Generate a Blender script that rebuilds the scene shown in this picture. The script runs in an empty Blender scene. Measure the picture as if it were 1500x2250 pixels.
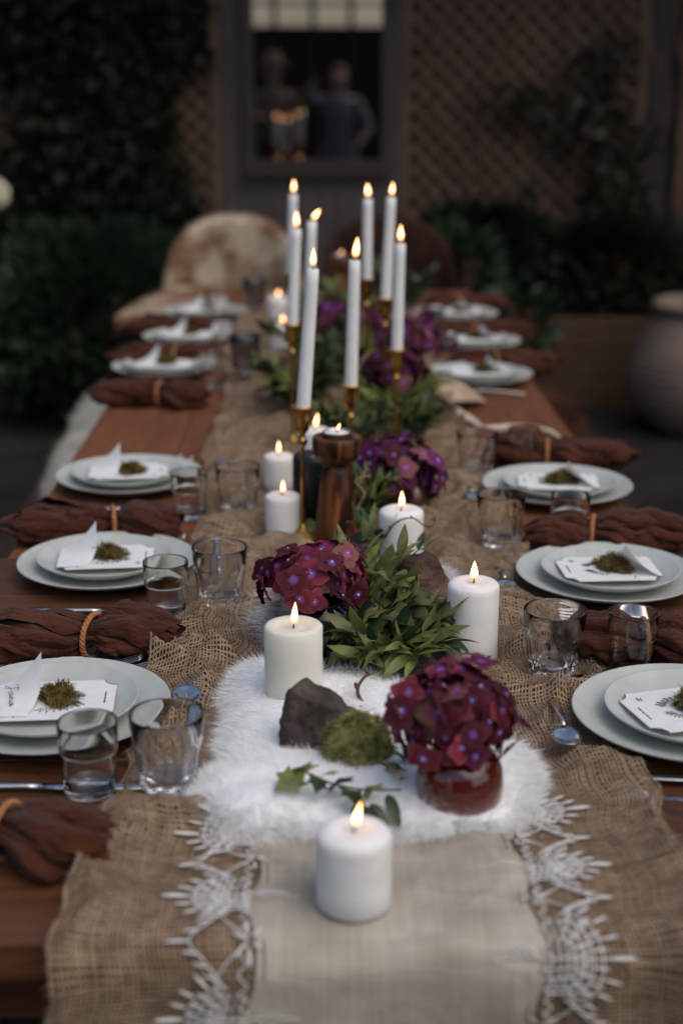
import bpy, math, random
import numpy as np
from mathutils import Vector, Matrix, Euler, noise as mnoise

R = math.radians
sc = bpy.context.scene
col = sc.collection
random.seed(7)

# ------------------------------------------------------------------ camera
F_PX = 3125.0
PITCH = math.atan(943 / F_PX)
YAW = math.atan(52 / F_PX * math.cos(PITCH))
CAM_H = 1.47
cam_d = bpy.data.cameras.new('camera')
cam = bpy.data.objects.new('camera', cam_d); col.objects.link(cam)
cam.location = (0, 0, CAM_H)
cam.rotation_euler = (math.pi / 2 - PITCH, 0, -YAW)
cam_d.sensor_fit = 'VERTICAL'; cam_d.sensor_height = 36.0
cam_d.lens = 36.0 * F_PX / 2250.0
cam_d.clip_start = 0.05; cam_d.clip_end = 500
cam_d.dof.use_dof = True
cam_d.dof.focus_distance = 1.80
cam_d.dof.aperture_fstop = 2.4
cam_d.dof.aperture_blades = 0
sc.camera = cam

# ------------------------------------------------------------------ light
SUN_EL, SUN_AZ = R(56), R(135)          # azimuth: clockwise from +Y
w = bpy.data.worlds.new('World'); sc.world = w; w.use_nodes = True
nt = w.node_tree
sky = nt.nodes.new('ShaderNodeTexSky'); sky.sky_type = 'NISHITA'; sky.sun_disc = False
sky.sun_elevation = SUN_EL; sky.sun_rotation = SUN_AZ
sky.air_density = 1.0; sky.dust_density = 3.0; sky.ozone_density = 1.0
nt.links.new(sky.outputs[0], nt.nodes['Background'].inputs[0])
nt.nodes['Background'].inputs[1].default_value = 0.15
sd = bpy.data.lights.new('sun', 'SUN'); sd.energy = 0.90; sd.angle = R(75); sd.color = (1.0, 0.92, 0.80)
sun = bpy.data.objects.new('sun', sd); col.objects.link(sun)
sun_dir = Vector((math.sin(SUN_AZ) * math.cos(SUN_EL), math.cos(SUN_AZ) * math.cos(SUN_EL), math.sin(SUN_EL)))
sun.rotation_euler = sun_dir.to_track_quat('Z', 'Y').to_euler()
sc.view_settings.view_transform = 'Standard'; sc.view_settings.look = 'None'
sc.view_settings.gamma = 1.0
sc.view_settings.exposure = -0.04
cy = sc.cycles
cy.use_denoising = True
cy.max_bounces = 14; cy.transmission_bounces = 12; cy.transparent_max_bounces = 12
cy.diffuse_bounces = 7; cy.glossy_bounces = 5
cy.sample_clamp_indirect = 4.0
cy.caustics_refractive = True; cy.caustics_reflective = True; cy.blur_glossy = 0.5

# ------------------------------------------------------------------ projection helpers (photo pixel -> point on a plane)
def ray(px, py):
    a = (px - 750) / F_PX; b = (py - 1125) / F_PX
    f = math.cos(PITCH) - b * math.sin(PITCH); d = math.sin(PITCH) + b * math.cos(PITCH)
    return (a * math.cos(YAW) + f * math.sin(YAW), f * math.cos(YAW) - a * math.sin(YAW), -d)
def at(px, py, z=0.755):
    x, y, d = ray(px, py); t = (z - CAM_H) / d
    return Vector((x * t, y * t, z))
def atY(px, py, Y):
    x, y, d = ray(px, py); t = Y / y
    return Vector((x * t, Y, CAM_H + d * t))

# ------------------------------------------------------------------ mesh helpers
def mesh(name, V, Fc, m=None, smooth=True):
    me = bpy.data.meshes.new(name)
    me.from_pydata([tuple(v) for v in V], [], [tuple(f) for f in Fc])
    if smooth: me.polygons.foreach_set('use_smooth', [True] * len(me.polygons))
    if m is not None:
        for q in (m if isinstance(m, (list, tuple)) else [m]): me.materials.append(q)
    me.update(); return me
def quads(name, V, Q, m=None, smooth=True):
    """numpy mesh: V (n,3), Q (k,3 or 4)"""
    V = np.asarray(V, dtype=np.float32); Q = np.asarray(Q, dtype=np.int32)
    me = bpy.data.meshes.new(name)
    k = Q.shape[1]
    me.vertices.add(len(V)); me.vertices.foreach_set('co', V.ravel())
    me.loops.add(Q.size); me.loops.foreach_set('vertex_index', Q.ravel())
    me.polygons.add(len(Q)); me.polygons.foreach_set('loop_start', np.arange(0, Q.size, k, dtype=np.int32))
    me.polygons.foreach_set('use_smooth', np.full(len(Q), smooth))
    if m is not None: me.materials.append(m)
    me.update(calc_edges=True); me.validate(); return me
def link(name, me, parent=None, loc=(0, 0, 0), rot=(0, 0, 0), scale=None):
    o = bpy.data.objects.new(name, me); col.objects.link(o)
    o.location = loc; o.rotation_euler = rot
    if scale is not None: o.scale = (scale,) * 3 if not hasattr(scale, '__len__') else scale
    if parent is not None: o.parent = parent
    return o
def tag(o, label, cat, group=None, kind=None):
    if label: o['label'] = label
    if cat: o['category'] = cat
    if group: o['group'] = group
    if kind: o['kind'] = kind
    return o
def thing(name, label, cat, loc=(0, 0, 0), rz=0.0, group=None, scale=None):
    o = bpy.data.objects.new(name, None); col.objects.link(o)
    o.empty_display_size = 0.05
    o.location = loc; o.rotation_euler = (0, 0, rz)
    if scale: o.scale = (scale,) * 3
    return tag(o, label, cat, group)
def struct(o):
    o['kind'] = 'structure'; return o

def lathe(prof, n=48, rmod=None):
    V = []; Fc = []
    for i, (r, z) in enumerate(prof):
        for k in range(n):
            a = 2 * math.pi * k / n
            rr = r if rmod is None else r * rmod(i, a)
            V.append((rr * math.cos(a), rr * math.sin(a), z))
    for i in range(len(prof) - 1):
        for k in range(n):
            k2 = (k + 1) % n
            Fc.append((i * n + k, i * n + k2, (i + 1) * n + k2, (i + 1) * n + k))
    return V, Fc
def tube(P, rad, n=8, cap=True):
    P = [Vector(p) for p in P]; V = []; Fc = []
    if not hasattr(rad, '__len__'): rad = [rad] * len(P)
    up = Vector((0, 0, 1)); prev = None
    for i, p in enumerate(P):
        t = (P[min(i + 1, len(P) - 1)] - P[max(i - 1, 0)])
        t = t.normalized() if t.length > 1e-9 else Vector((0, 0, 1))
        if prev is None:
            a = t.cross(up) if abs(t.z) < .95 else t.cross(Vector((1, 0, 0)))
        else:
            a = prev - t * prev.dot(t)
        a.normalize(); prev = a; b = t.cross(a)
        for k in range(n):
            ang = 2 * math.pi * k / n
            V.append(p + (a * math.cos(ang) + b * math.sin(ang)) * rad[i])
    for i in range(len(P) - 1):
        for k in range(n):
            k2 = (k + 1) % n
            Fc.append((i * n + k, i * n + k2, (i + 1) * n + k2, (i + 1) * n + k))
    if cap:
        Fc.append(tuple(range(n))[::-1]); Fc.append(tuple((len(P) - 1) * n + k for k in range(n)))
    return V, Fc
def box(x0, x1, y0, y1, z0, z1, bev=0.0):
    if bev <= 0:
        V = [(x0, y0, z0), (x1, y0, z0), (x1, y1, z0), (x0, y1, z0), (x0, y0, z1), (x1, y0, z1), (x1, y1, z1), (x0, y1, z1)]
        return V, [(0, 3, 2, 1), (4, 5, 6, 7), (0, 1, 5, 4), (1, 2, 6, 5), (2, 3, 7, 6), (3, 0, 4, 7)]
    b = bev
    V = [(x0, y0, z0), (x1, y0, z0), (x1, y1, z0), (x0, y1, z0),
         (x0, y0, z1 - b), (x1, y0, z1 - b), (x1, y1, z1 - b), (x0, y1, z1 - b),
         (x0 + b, y0 + b, z1), (x1 - b, y0 + b, z1), (x1 - b, y1 - b, z1), (x0 + b, y1 - b, z1)]
    Fc = [(0, 3, 2, 1), (8, 9, 10, 11)]
    for i in range(4):
        j = (i + 1) % 4
        Fc += [(i, j, j + 4, i + 4), (i + 4, j + 4, j + 8, i + 8)]
    return V, Fc
def join(*parts):
    V = []; Fc = []
    for v, f in parts:
        o = len(V); V += list(v); Fc += [tuple(i + o for i in q) for q in f]
    return V, Fc
def xf(vf, M):
    return [M @ Vector(v) for v in vf[0]], vf[1]
def spline(P, n=8):
    P = [Vector(p) for p in P]; out = []
    for i in range(len(P) - 1):
        p0 = P[max(i - 1, 0)]; p1 = P[i]; p2 = P[i + 1]; p3 = P[min(i + 2, len(P) - 1)]
        for k in range(n):
            t = k / n
            out.append(0.5 * ((2 * p1) + (p2 - p0) * t + (2 * p0 - 5 * p1 + 4 * p2 - p3) * t * t + (3 * p1 - p0 - 3 * p2 + p3) * t ** 3))
    out.append(P[-1]); return out

def vnoise(x, y, seed=0):
    """smooth value noise in numpy, range 0..1"""
    x = np.asarray(x, float); y = np.asarray(y, float)
    xi = np.floor(x).astype(np.int64); yi = np.floor(y).astype(np.int64)
    fx = x - xi; fy = y - yi
    fx = fx * fx * (3 - 2 * fx); fy = fy * fy * (3 - 2 * fy)
    def hsh(a, b):
        n = (a * 374761393 + b * 668265263 + seed * 974711) & 0x7fffffff
        n = ((n ^ (n >> 13)) * 1274126177) & 0x7fffffff
        return ((n ^ (n >> 16)) & 0xffff) / 65535.0
    a = hsh(xi, yi); b = hsh(xi + 1, yi); c = hsh(xi, yi + 1); d = hsh(xi + 1, yi + 1)
    return (a * (1 - fx) + b * fx) * (1 - fy) + (c * (1 - fx) + d * fx) * fy

# ------------------------------------------------------------------ materials
def new_mat(name):
    m = bpy.data.materials.new(name); m.use_nodes = True
    return m, m.node_tree, m.node_tree.nodes['Principled BSDF']
def mat(name, c1, c2=None, rough=0.6, metal=0.0, scale=20.0, detail=4.0, bump=0.0, bscale=None, stretch=(1, 1, 1), spec=None,
        rand=0.0, sss=0.0, sheen=0.0, rvar=0.0, ramp=(0.35, 0.65)):
    m, t, b = new_mat(name)
    b.inputs['Roughness'].default_value = rough; b.inputs['Metallic'].default_value = metal
    if spec is not None: b.inputs['Specular IOR Level'].default_value = spec
    tc = t.nodes.new('ShaderNodeTexCoord'); mp = t.nodes.new('ShaderNodeMapping'); mp.inputs['Scale'].default_value = stretch
    t.links.new(tc.outputs['Object'], mp.inputs[0])
    nz = t.nodes.new('ShaderNodeTexNoise'); nz.inputs['Scale'].default_value = scale; nz.inputs['Detail'].default_value = detail
    t.links.new(mp.outputs[0], nz.inputs[0])
    c2 = c2 or tuple(0.72 * c for c in c1)
    rp = t.nodes.new('ShaderNodeValToRGB')
    rp.color_ramp.elements[0].position = ramp[0]; rp.color_ramp.elements[1].position = ramp[1]
    rp.color_ramp.elements[0].color = (*c2, 1); rp.color_ramp.elements[1].color = (*c1, 1)
    t.links.new(nz.outputs[0], rp.inputs[0])
    out = rp.outputs[0]
    if rand > 0:
        oi = t.nodes.new('ShaderNodeObjectInfo'); mr = t.nodes.new('ShaderNodeMapRange')
        mr.inputs[3].default_value = 1 - rand; mr.inputs[4].default_value = 1 + rand
        t.links.new(oi.outputs['Random'], mr.inputs[0])
        hs = t.nodes.new('ShaderNodeHueSaturation'); t.links.new(out, hs.inputs['Color']); t.links.new(mr.outputs[0], hs.inputs['Value'])
        out = hs.outputs[0]
    t.links.new(out, b.inputs['Base Color'])
    if rvar > 0:
        mr2 = t.nodes.new('ShaderNodeMapRange'); mr2.inputs[3].default_value = rough - rvar; mr2.inputs[4].default_value = rough + rvar
        t.links.new(nz.outputs[0], mr2.inputs[0]); t.links.new(mr2.outputs[0], b.inputs['Roughness'])
    if bump > 0:
        nb = nz
        if bscale:
            nb = t.nodes.new('ShaderNodeTexNoise'); nb.inputs['Scale'].default_value = bscale; nb.inputs['Detail'].default_value = 5
            t.links.new(mp.outputs[0], nb.inputs[0])
        bp = t.nodes.new('ShaderNodeBump'); bp.inputs['Strength'].default_value = bump; bp.inputs['Distance'].default_value = 0.01
        t.links.new(nb.outputs[0], bp.inputs['Height']); t.links.new(bp.outputs[0], b.inputs['Normal'])
    if sss > 0:
        b.inputs['Subsurface Weight'].default_value = sss
        b.inputs['Subsurface Radius'].default_value = (1.0, 0.7, 0.45); b.inputs['Subsurface Scale'].default_value = 0.018
    if sheen > 0:
        b.inputs['Sheen Weight'].default_value = sheen
    return m
def thin(m, f, tint=None):
    """let light through a thin leaf, petal or hair"""
    t = m.node_tree; b = t.nodes['Principled BSDF']; out = t.nodes['Material Output']
    tr = t.nodes.new('ShaderNodeBsdfTranslucent'); mx = t.nodes.new('ShaderNodeMixShader'); mx.inputs[0].default_value = f
    lk = b.inputs['Base Color'].links
    if lk: t.links.new(lk[0].from_socket, tr.inputs[0])
    else: tr.inputs[0].default_value = b.inputs['Base Color'].default_value
    t.links.new(b.outputs[0], mx.inputs[1]); t.links.new(tr.outputs[0], mx.inputs[2]); t.links.new(mx.outputs[0], out.inputs[0])
def wood(name, c1, c2, rough=0.5, axis='Y', sc_=9.0, bump=0.25, spec=.3):
    m, t, b = new_mat(name); b.inputs['Specular IOR Level'].default_value = spec
    tc = t.nodes.new('ShaderNodeTexCoord'); mp = t.nodes.new('ShaderNodeMapping')
    s = {'X': (0.7, 10, 10), 'Y': (10, 0.7, 10), 'Z': (10, 10, 0.7)}[axis]
    mp.inputs['Scale'].default_value = s; t.links.new(tc.outputs['Object'], mp.inputs[0])
    oi = t.nodes.new('ShaderNodeObjectInfo'); ml = t.nodes.new('ShaderNodeMath'); ml.operation = 'MULTIPLY'; ml.inputs[1].default_value = 37
    t.links.new(oi.outputs['Random'], ml.inputs[0])
    n1 = t.nodes.new('ShaderNodeTexNoise'); n1.noise_dimensions = '4D'; n1.inputs['Scale'].default_value = sc_; n1.inputs['Detail'].default_value = 6; n1.inputs['Distortion'].default_value = 1.2
    t.links.new(mp.outputs[0], n1.inputs[0]); t.links.new(ml.outputs[0], n1.inputs['W'])
    n2 = t.nodes.new('ShaderNodeTexNoise'); n2.inputs['Scale'].default_value = 2.2; n2.inputs['Detail'].default_value = 3
    t.links.new(tc.outputs['Object'], n2.inputs[0])
    rp = t.nodes.new('ShaderNodeValToRGB'); rp.color_ramp.elements[0].position = .3; rp.color_ramp.elements[1].position = .72
    rp.color_ramp.elements[0].color = (*c2, 1); rp.color_ramp.elements[1].color = (*c1, 1); t.links.new(n1.outputs[0], rp.inputs[0])
    mr = t.nodes.new('ShaderNodeMapRange'); mr.inputs[3].default_value = .65; mr.inputs[4].default_value = 1.3; t.links.new(n2.outputs[0], mr.inputs[0])
    hs = t.nodes.new('ShaderNodeHueSaturation'); t.links.new(rp.outputs[0], hs.inputs['Color']); t.links.new(mr.outputs[0], hs.inputs['Value'])
    t.links.new(hs.outputs[0], b.inputs['Base Color'])
    b.inputs['Roughness'].default_value = rough
    bp = t.nodes.new('ShaderNodeBump'); bp.inputs['Strength'].default_value = bump; bp.inputs['Distance'].default_value = .004
    t.links.new(n1.outputs[0], bp.inputs['Height']); t.links.new(bp.outputs[0], b.inputs['Normal'])
    return m
def glassmat(name, color=(1, 1, 1), rough=0.0, ior=1.45):
    m, t, b = new_mat(name)
    b.inputs['Base Color'].default_value = (*color, 1); b.inputs['Transmission Weight'].default_value = 1
    b.inputs['Roughness'].default_value = rough; b.inputs['IOR'].default_value = ior
    return m
def radial(name, inner, mid, outer, r0, r1, rough=0.55, rand=0.3, hue=0.04, sss=0.0):
    """colour by distance from the object's own origin (pigment of a petal)"""
    m, t, b = new_mat(name)
    tc = t.nodes.new('ShaderNodeTexCoord'); ln = t.nodes.new('ShaderNodeVectorMath'); ln.operation = 'LENGTH'
    t.links.new(tc.outputs['Object'], ln.inputs[0])
    mr = t.nodes.new('ShaderNodeMapRange'); mr.inputs[1].default_value = r0; mr.inputs[2].default_value = r1; t.links.new(ln.outputs['Value'], mr.inputs[0])
    nz = t.nodes.new('ShaderNodeTexNoise'); nz.inputs['Scale'].default_value = 90; t.links.new(tc.outputs['Object'], nz.inputs[0])
    ad = t.nodes.new('ShaderNodeMath'); ad.operation = 'MULTIPLY_ADD'; ad.inputs[1].default_value = .24; t.links.new(nz.outputs[0], ad.inputs[0])
    sb = t.nodes.new('ShaderNodeMath'); sb.operation = 'SUBTRACT'; sb.inputs[1].default_value = .12
    t.links.new(mr.outputs[0], ad.inputs[2]); t.links.new(ad.outputs[0], sb.inputs[0])
    rp = t.nodes.new('ShaderNodeValToRGB'); e = rp.color_ramp.elements
    e[0].position = 0; e[0].color = (*inner, 1); e[1].position = 1; e[1].color = (*outer, 1)
    k = e.new(0.24); k.color = (*mid, 1); t.links.new(sb.outputs[0], rp.inputs[0])
    oi = t.nodes.new('ShaderNodeObjectInfo')
    hs = t.nodes.new('ShaderNodeHueSaturation')
    v = t.nodes.new('ShaderNodeMapRange'); v.inputs[3].default_value = 1 - rand; v.inputs[4].default_value = 1 + rand; t.links.new(oi.outputs['Random'], v.inputs[0])
    ml = t.nodes.new('ShaderNodeMath'); ml.operation = 'MULTIPLY'; ml.inputs[1].default_value = 7.31; t.links.new(oi.outputs['Random'], ml.inputs[0])
    fr = t.nodes.new('ShaderNodeMath'); fr.operation = 'FRACT'; t.links.new(ml.outputs[0], fr.inputs[0])
    h = t.nodes.new('ShaderNodeMapRange'); h.inputs[3].default_value = .5 - hue; h.inputs[4].default_value = .5 + hue; t.links.new(fr.outputs[0], h.inputs[0])
    t.links.new(rp.outputs[0], hs.inputs['Color']); t.links.new(v.outputs[0], hs.inputs['Value']); t.links.new(h.outputs[0], hs.inputs['Hue'])
    t.links.new(hs.outputs[0], b.inputs['Base Color']); b.inputs['Roughness'].default_value = rough; b.inputs['Specular IOR Level'].default_value = .2
    return m

M = {}
M['near_wood'] = wood('near_wood', (.14, .056, .023), (.06, .023, .011), .42, 'X', 7)
M['far_wood'] = wood('far_wood', (.205, .080, .037), (.13, .049, .023), .75, 'Y', 5, .12, .15)
M['dark_wood'] = wood('dark_wood', (.05, .028, .018), (.02, .012, .008), .7, 'Z')
M['grey_board'] = wood('grey_board', (.115, .09, .082), (.055, .042, .038), .8, 'Z', 6)
M['lattice'] = wood('lattice', (.165, .100, .062), (.085, .05, .032), .8, 'X', 6)
M['planter_wood'] = wood('planter_wood', (.11, .062, .034), (.05, .028, .016), .75, 'X', 6)
M['frame_wood'] = wood('frame_wood', (.07, .048, .042), (.03, .02, .018), .6, 'Z', 6)
M['turned_wood'] = wood('turned_wood', (.36, .115, .03), (.022, .008, .004), .4, 'Z', 4, .3)
for e_, p_ in zip([n for n in M['turned_wood'].node_tree.nodes if n.type == 'VALTORGB'][0].color_ramp.elements, (.43, .78)): e_.position = p_
M['burlap'] = mat('burlap', (.42, .305, .20), (.26, .18, .115), .95, scale=60, detail=6, spec=.1)
M['linen'] = mat('linen', (.50, .45, .37), (.32, .28, .22), .95, scale=11, detail=10, bump=.35, bscale=420, spec=.1)
M['lace'] = mat('lace', (.74, .73, .70), (.60, .58, .54), .9, scale=200, bump=.3, spec=.1)
M['white_fur'] = mat('white_fur', (.95, .95, .94), (.89, .89, .88), .75, scale=12, spec=.1, bump=.25, bscale=240)
M['white_hide'] = mat('white_hide', (.93, .93, .925), (.88, .88, .875), .85, scale=14, spec=.05, bump=.12, bscale=220)
M['bench_hide'] = mat('bench_hide', (.56, .54, .48), (.44, .41, .36), .9, scale=8, spec=.05)
M['grey_fur'] = mat('grey_fur', (.16, .14, .145), (.06, .052, .055), .7, scale=14, spec=.2)
M['brown_fur'] = mat('brown_fur', (.50, .41, .30), (.22, .115, .062), .85, scale=5.5, detail=3, spec=.1, ramp=(.46, .60))
M['dark_fur'] = mat('dark_fur', (.05, .018, .012), (.02, .008, .006), .8, scale=8, spec=.15)
M['bench_fur'] = mat('bench_fur', (.62, .60, .54), (.48, .45, .39), .85, scale=8, spec=.1)
M['russet_fur'] = mat('russet_fur', (.09, .038, .022), (.04, .016, .010), .85, scale=10, spec=.1)
M['plate'] = mat('plate', (.50, .52, .475), (.44, .46, .42), .32, scale=30, rvar=.06, spec=.45)
M['card'] = mat('card', (.84, .84, .82), (.78, .77, .74), .8, scale=60, spec=.2)
M['char'] = mat('char', (.16, .09, .05), (.05, .03, .02), .9, scale=90)
M['ink'] = mat('ink', (.02, .018, .022), None, .8)
M['napkin'] = mat('napkin', (.088, .028, .015), (.050, .015, .008), .97, scale=28, detail=7, bump=.9, bscale=120, stretch=(.35, 1, 1), spec=.08, sheen=.08)
M['cord'] = mat('cord', (.45, .19, .075), (.30, .11, .04), .75, scale=120, bump=.3)
M['steel'] = mat('steel', (.62, .61, .60), (.50, .49, .48), .2, 1.0, scale=30, rvar=.06)
M['brass'] = mat('brass', (.62, .36, .10), (.38, .19, .05), .28, 1.0, scale=24, rvar=.1)
M['wax'] = mat('wax', (.83, .825, .80), (.77, .76, .73), .5, scale=40, bump=.04, bscale=160, sss=.55, spec=.35)
M['cream_wax'] = mat('cream_wax', (.76, .74, .65), (.69, .67, .58), .5, scale=18, detail=6, bump=.06, bscale=120, sss=.7, spec=.35)
M['black_wax'] = mat('black_wax', (.012, .012, .015), None, .45, scale=40)
M['tin'] = mat('tin', (.66, .66, .67), None, .3, 1.0)
M['wick'] = mat('wick', (.01, .008, .006), None, .9)
M['rock'] = mat('rock', (.125, .098, .085), (.05, .038, .032), .95, scale=38, detail=8, bump=.9, bscale=110, spec=.15)
M['red_rock'] = mat('red_rock', (.15, .09, .065), (.045, .026, .02), .95, scale=30, detail=9, bump=1.0, bscale=80, spec=.15)
M['moss'] = mat('moss', (.44, .42, .16), (.12, .13, .04), .9, scale=70, detail=3, spec=.1)
M['moss_brown'] = mat('moss_brown', (.24, .21, .06), (.11, .055, .022), .9, scale=70, detail=3, spec=.1)
M['leaf'] = mat('leaf', (.24, .26, .07), (.11, .14, .038), .42, scale=30, rand=.45, spec=.45)
M['leaf_dark'] = mat('leaf_dark', (.035, .065, .022), (.02, .04, .014), .4, scale=30, rand=.4, spec=.45)
M['leaf_pale'] = mat('leaf_pale', (.32, .33, .14), (.14, .18, .05), .5, scale=60, rand=.3)
M['twig'] = mat('twig', (.16, .075, .035), (.07, .03, .018), .7, scale=60)
M['pale_twig'] = mat('pale_twig', (.42, .28, .19), (.25, .14, .085), .7, scale=50)
M['root'] = mat('root', (.66, .58, .46), (.46, .36, .26), .8, scale=20)
M['dry_leaf'] = mat('dry_leaf', (.48, .37, .25), (.30, .20, .125), .8, scale=22, bump=.3)
M['petal'] = radial('petal', (.26, .14, .44), (.20, .022, .055), (.24, .055, .085), .002, .020, rough=.75, rand=.65, hue=.022)
M['petal_dark'] = radial('petal_dark', (.20, .09, .34), (.085, .012, .026), (.12, .026, .040), .002, .020, rough=.75, rand=.5, hue=.02)
M['petal_violet'] = radial('petal_violet', (.28, .14, .46), (.12, .018, .085), (.15, .040, .095), .002, .020, rough=.75, rand=.6, hue=.03)
M['petal_dusty'] = radial('petal_dusty', (.30, .16, .46), (.30, .07, .12), (.20, .115, .075), .002, .019, rough=.75, rand=.4, hue=.03); thin(M['petal_dusty'], .35)
M['eye'] = mat('eye', (.55, .50, .85), None, .5)
M['stem'] = mat('stem', (.11, .10, .03), None, .6)
M['clear_glass'] = glassmat('clear_glass', (1, 1, 1), 0.0, 1.5)
M['smoke_glass'] = glassmat('smoke_glass', (.50, .48, .50))
M['copper_glass'] = glassmat('copper_glass', (.30, .055, .038), .03, 1.5); M['copper_glass'].node_tree.nodes['Principled BSDF'].inputs['Transmission Weight'].default_value = .8; M['copper_glass'].node_tree.nodes['Principled BSDF'].inputs['Coat Weight'].default_value = .6
M['dark_glass'] = mat('dark_glass', (.012, .010, .010), None, .08, 0, scale=8, spec=.6)
M['amber_glass'] = mat('amber_glass', (.10, .05, .03), (.05, .02, .012), .12, .2, scale=8)
M['ground'] = mat('ground', (.034, .029, .028), (.018, .016, .016), .95, spec=.1, scale=5, detail=9, bump=.4, bscale=26)
M['soil'] = mat('soil', (.03, .02, .014), None, .95, scale=20)
M['ivy'] = mat('ivy', (.042, .048, .024), (.018, .024, .012), .5, scale=3, rand=.4)
M['shrub'] = mat('shrub', (.030, .060, .024), (.012, .028, .013), .55, scale=5)
M['terracotta'] = mat('terracotta', (.25, .18, .14), (.16, .112, .085), .85, scale=5, bump=.2, bscale=30)
M['mirror'] = mat('mirror', (.42, .39, .385), (.38, .35, .35), .004, 1.0, scale=3)
M['bloom'] = mat('bloom', (.72, .68, .50), None, .8)
M['render_wall'] = mat('render_wall', (.06, .05, .045), (.035, .03, .028), .9, scale=3)

for k_, f_ in (('white_fur', .22), ('bench_fur', .2), ('leaf', .35), ('leaf_dark', .3), ('leaf_pale', .4), ('petal', .35), ('petal_dark', .3), ('petal_violet', .35), ('moss', .3), ('moss_brown', .3), ('shrub', .3), ('ivy', .3), ('burlap', .2), ('card', .1)):
    thin(M[k_], f_)

# flame: the only emitter
def flame_mat():
    m, t, b = new_mat('flame')
    t.nodes.remove(b)
    em = t.nodes.new('ShaderNodeEmission')
    tc = t.nodes.new('ShaderNodeTexCoord'); sp = t.nodes.new('ShaderNodeSeparateXYZ'); t.links.new(tc.outputs['Generated'], sp.inputs[0])
    rp = t.nodes.new('ShaderNodeValToRGB'); e = rp.color_ramp.elements
    e[0].position = 0; e[0].color = (.35, .12, .05, 1); e[1].position = 1; e[1].color = (1, .42, .12, 1)
    k = e.new(.28); k.color = (1, .46, .17, 1); k = e.new(.6); k.color = (1, .56, .27, 1)
    t.links.new(sp.outputs[2], rp.inputs[0]); t.links.new(rp.outputs[0], em.inputs[0])
    st = t.nodes.new('ShaderNodeMapRange'); st.inputs[1].default_value = .0; st.inputs[2].default_value = .4; st.inputs[3].default_value = .6; st.inputs[4].default_value = 8.0
    t.links.new(sp.outputs[2], st.inputs[0]); t.links.new(st.outputs[0], em.inputs[1])
    t.links.new(em.outputs[0], t.nodes['Material Output'].inputs[0])
    return m
M['flame'] = flame_mat()

# ================================================================== SETTING
GX0, GX1 = -8, 8
g = struct(link('ground', quads('ground', *(lambda n=60: ([( -40 + 80 * i / n, -40 + 80 * j / n, 0) for j in range(n + 1) for i in range(n + 1)],
      [(j * (n + 1) + i, j * (n + 1) + i + 1, (j + 1) * (n + 1) + i + 1, (j + 1) * (n + 1) + i) for j in range(n) for i in range(n)]))(), M['ground'])))

WY = 7.0     # the boarded wall behind the table
# ---- wall of upright grey boards
wall = thing('board_wall', 'weathered grey upright board wall behind the trellis and mirror', 'wall', (0, WY + .06, 0))
bw = .115; nb = 64
for i in range(nb):
    x = -3.68 + i * bw
    h = 3.0
    link('board', mesh('board', *box(0, bw - .008, -.012 - .004 * (i % 2), .012, 0.0, h, .003), M['grey_board'], False), wall, (x, 0, 0))
link('backing', mesh('backing', *box(-3.7, 3.7, .014, .05, 0, 3.0), M['dark_wood'], False), wall)

# ---- lattice trellis panels
def trellis(label, x0, x1, z0, z1, y):
    t = thing('trellis', label, 'trellis', (x0, y, z0), group='diamond trellis panels on the wall')
    W = x1 - x0; H = z1 - z0; p = .098; hw = .016
    for layer, sg in ((0, 1), (1, -1)):
        k = -H if sg > 0 else 0
        c = (-H if sg > 0 else 0.0) + .03
        while c < (W if sg > 0 else W + H):
            # line x = c + sg*z
            if sg > 0:
                za = max(0, -c); zb = min(H, W - c)
            else:
                za = max(0, c - W); zb = min(H, c)
            if zb - za > .03:
                a = Vector((c + sg * za, 0, za)); b = Vector((c + sg * zb, 0, zb))
                d = (b - a); L = d.length
                me = mesh('slat', *box(0, L, -.004, .004, -hw, hw), M['lattice'], False)
                link('slat', me, t, (a.x, -.01 - .0095 * layer, a.z), (0, -math.atan2(d.z, d.x), 0))
            c += p
    for nm, bx in (('rail', box(-.04, W + .04, -.034, .004, -.045, 0, .003)), ('rail', box(-.04, W + .04, -.034, .004, H, H + .045, .003)),
                   ('post', box(-.045, 0, -.036, .006, 0, H, .003)), ('post', box(W, W + .045, -.036, .006, 0, H, .003))):
        link(nm, mesh(nm, *bx, M['lattice'], False), t)
    return t
trellis('brown diamond trellis panel right of the mirror', .44, 1.50, .86, 2.35, WY)
trellis('brown diamond trellis panel left of the mirror under dark ivy', -1.95, -.50, .78, 2.35, WY)
trellis('narrow brown trellis strip by the right hand wall end', 1.75, 2.1, .80, 2.35, WY - .01)

# ---- grey pilaster board behind the mirror and the mirror itself
pil = link('backing_panel', mesh('backing_panel', *box(-.45, .42, WY - .03, WY + .005, .35, 2.3, .004), M['grey_board'], False))
tag(pil, 'grey board panel that carries the mirror between the two trellises', 'panel')
mr = thing('mirror', 'dark framed garden mirror reflecting candle flames', 'mirror', (0, WY - .05, 1.08), R(1.9))
mx0, mx1, mh = -.30, .30, 1.1
link('glass', mesh('glass', *box(mx0, mx1, -.004, .004, .04, mh), M['mirror'], False), mr)
for b_ in (box(mx0 - .045, mx0, -.02, .015, -.0, mh + .05, .004), box(mx1, mx1 + .045, -.02, .015, 0, mh + .05, .004),
           box(mx0 + .001, mx1 - .001, -.019, .015, 0, .04, .004), box(mx0 + .001, mx1 - .001, -.019, .015, mh, mh + .05, .004)):
    link('frame', mesh('frame', *b_, M['frame_wood'], False), mr)
link('shelf', mesh('shelf', *box(mx0 - .05, mx1 + .05, -.045, -.021, -.03, -.004, .004), M['frame_wood'], False), mr)

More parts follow.
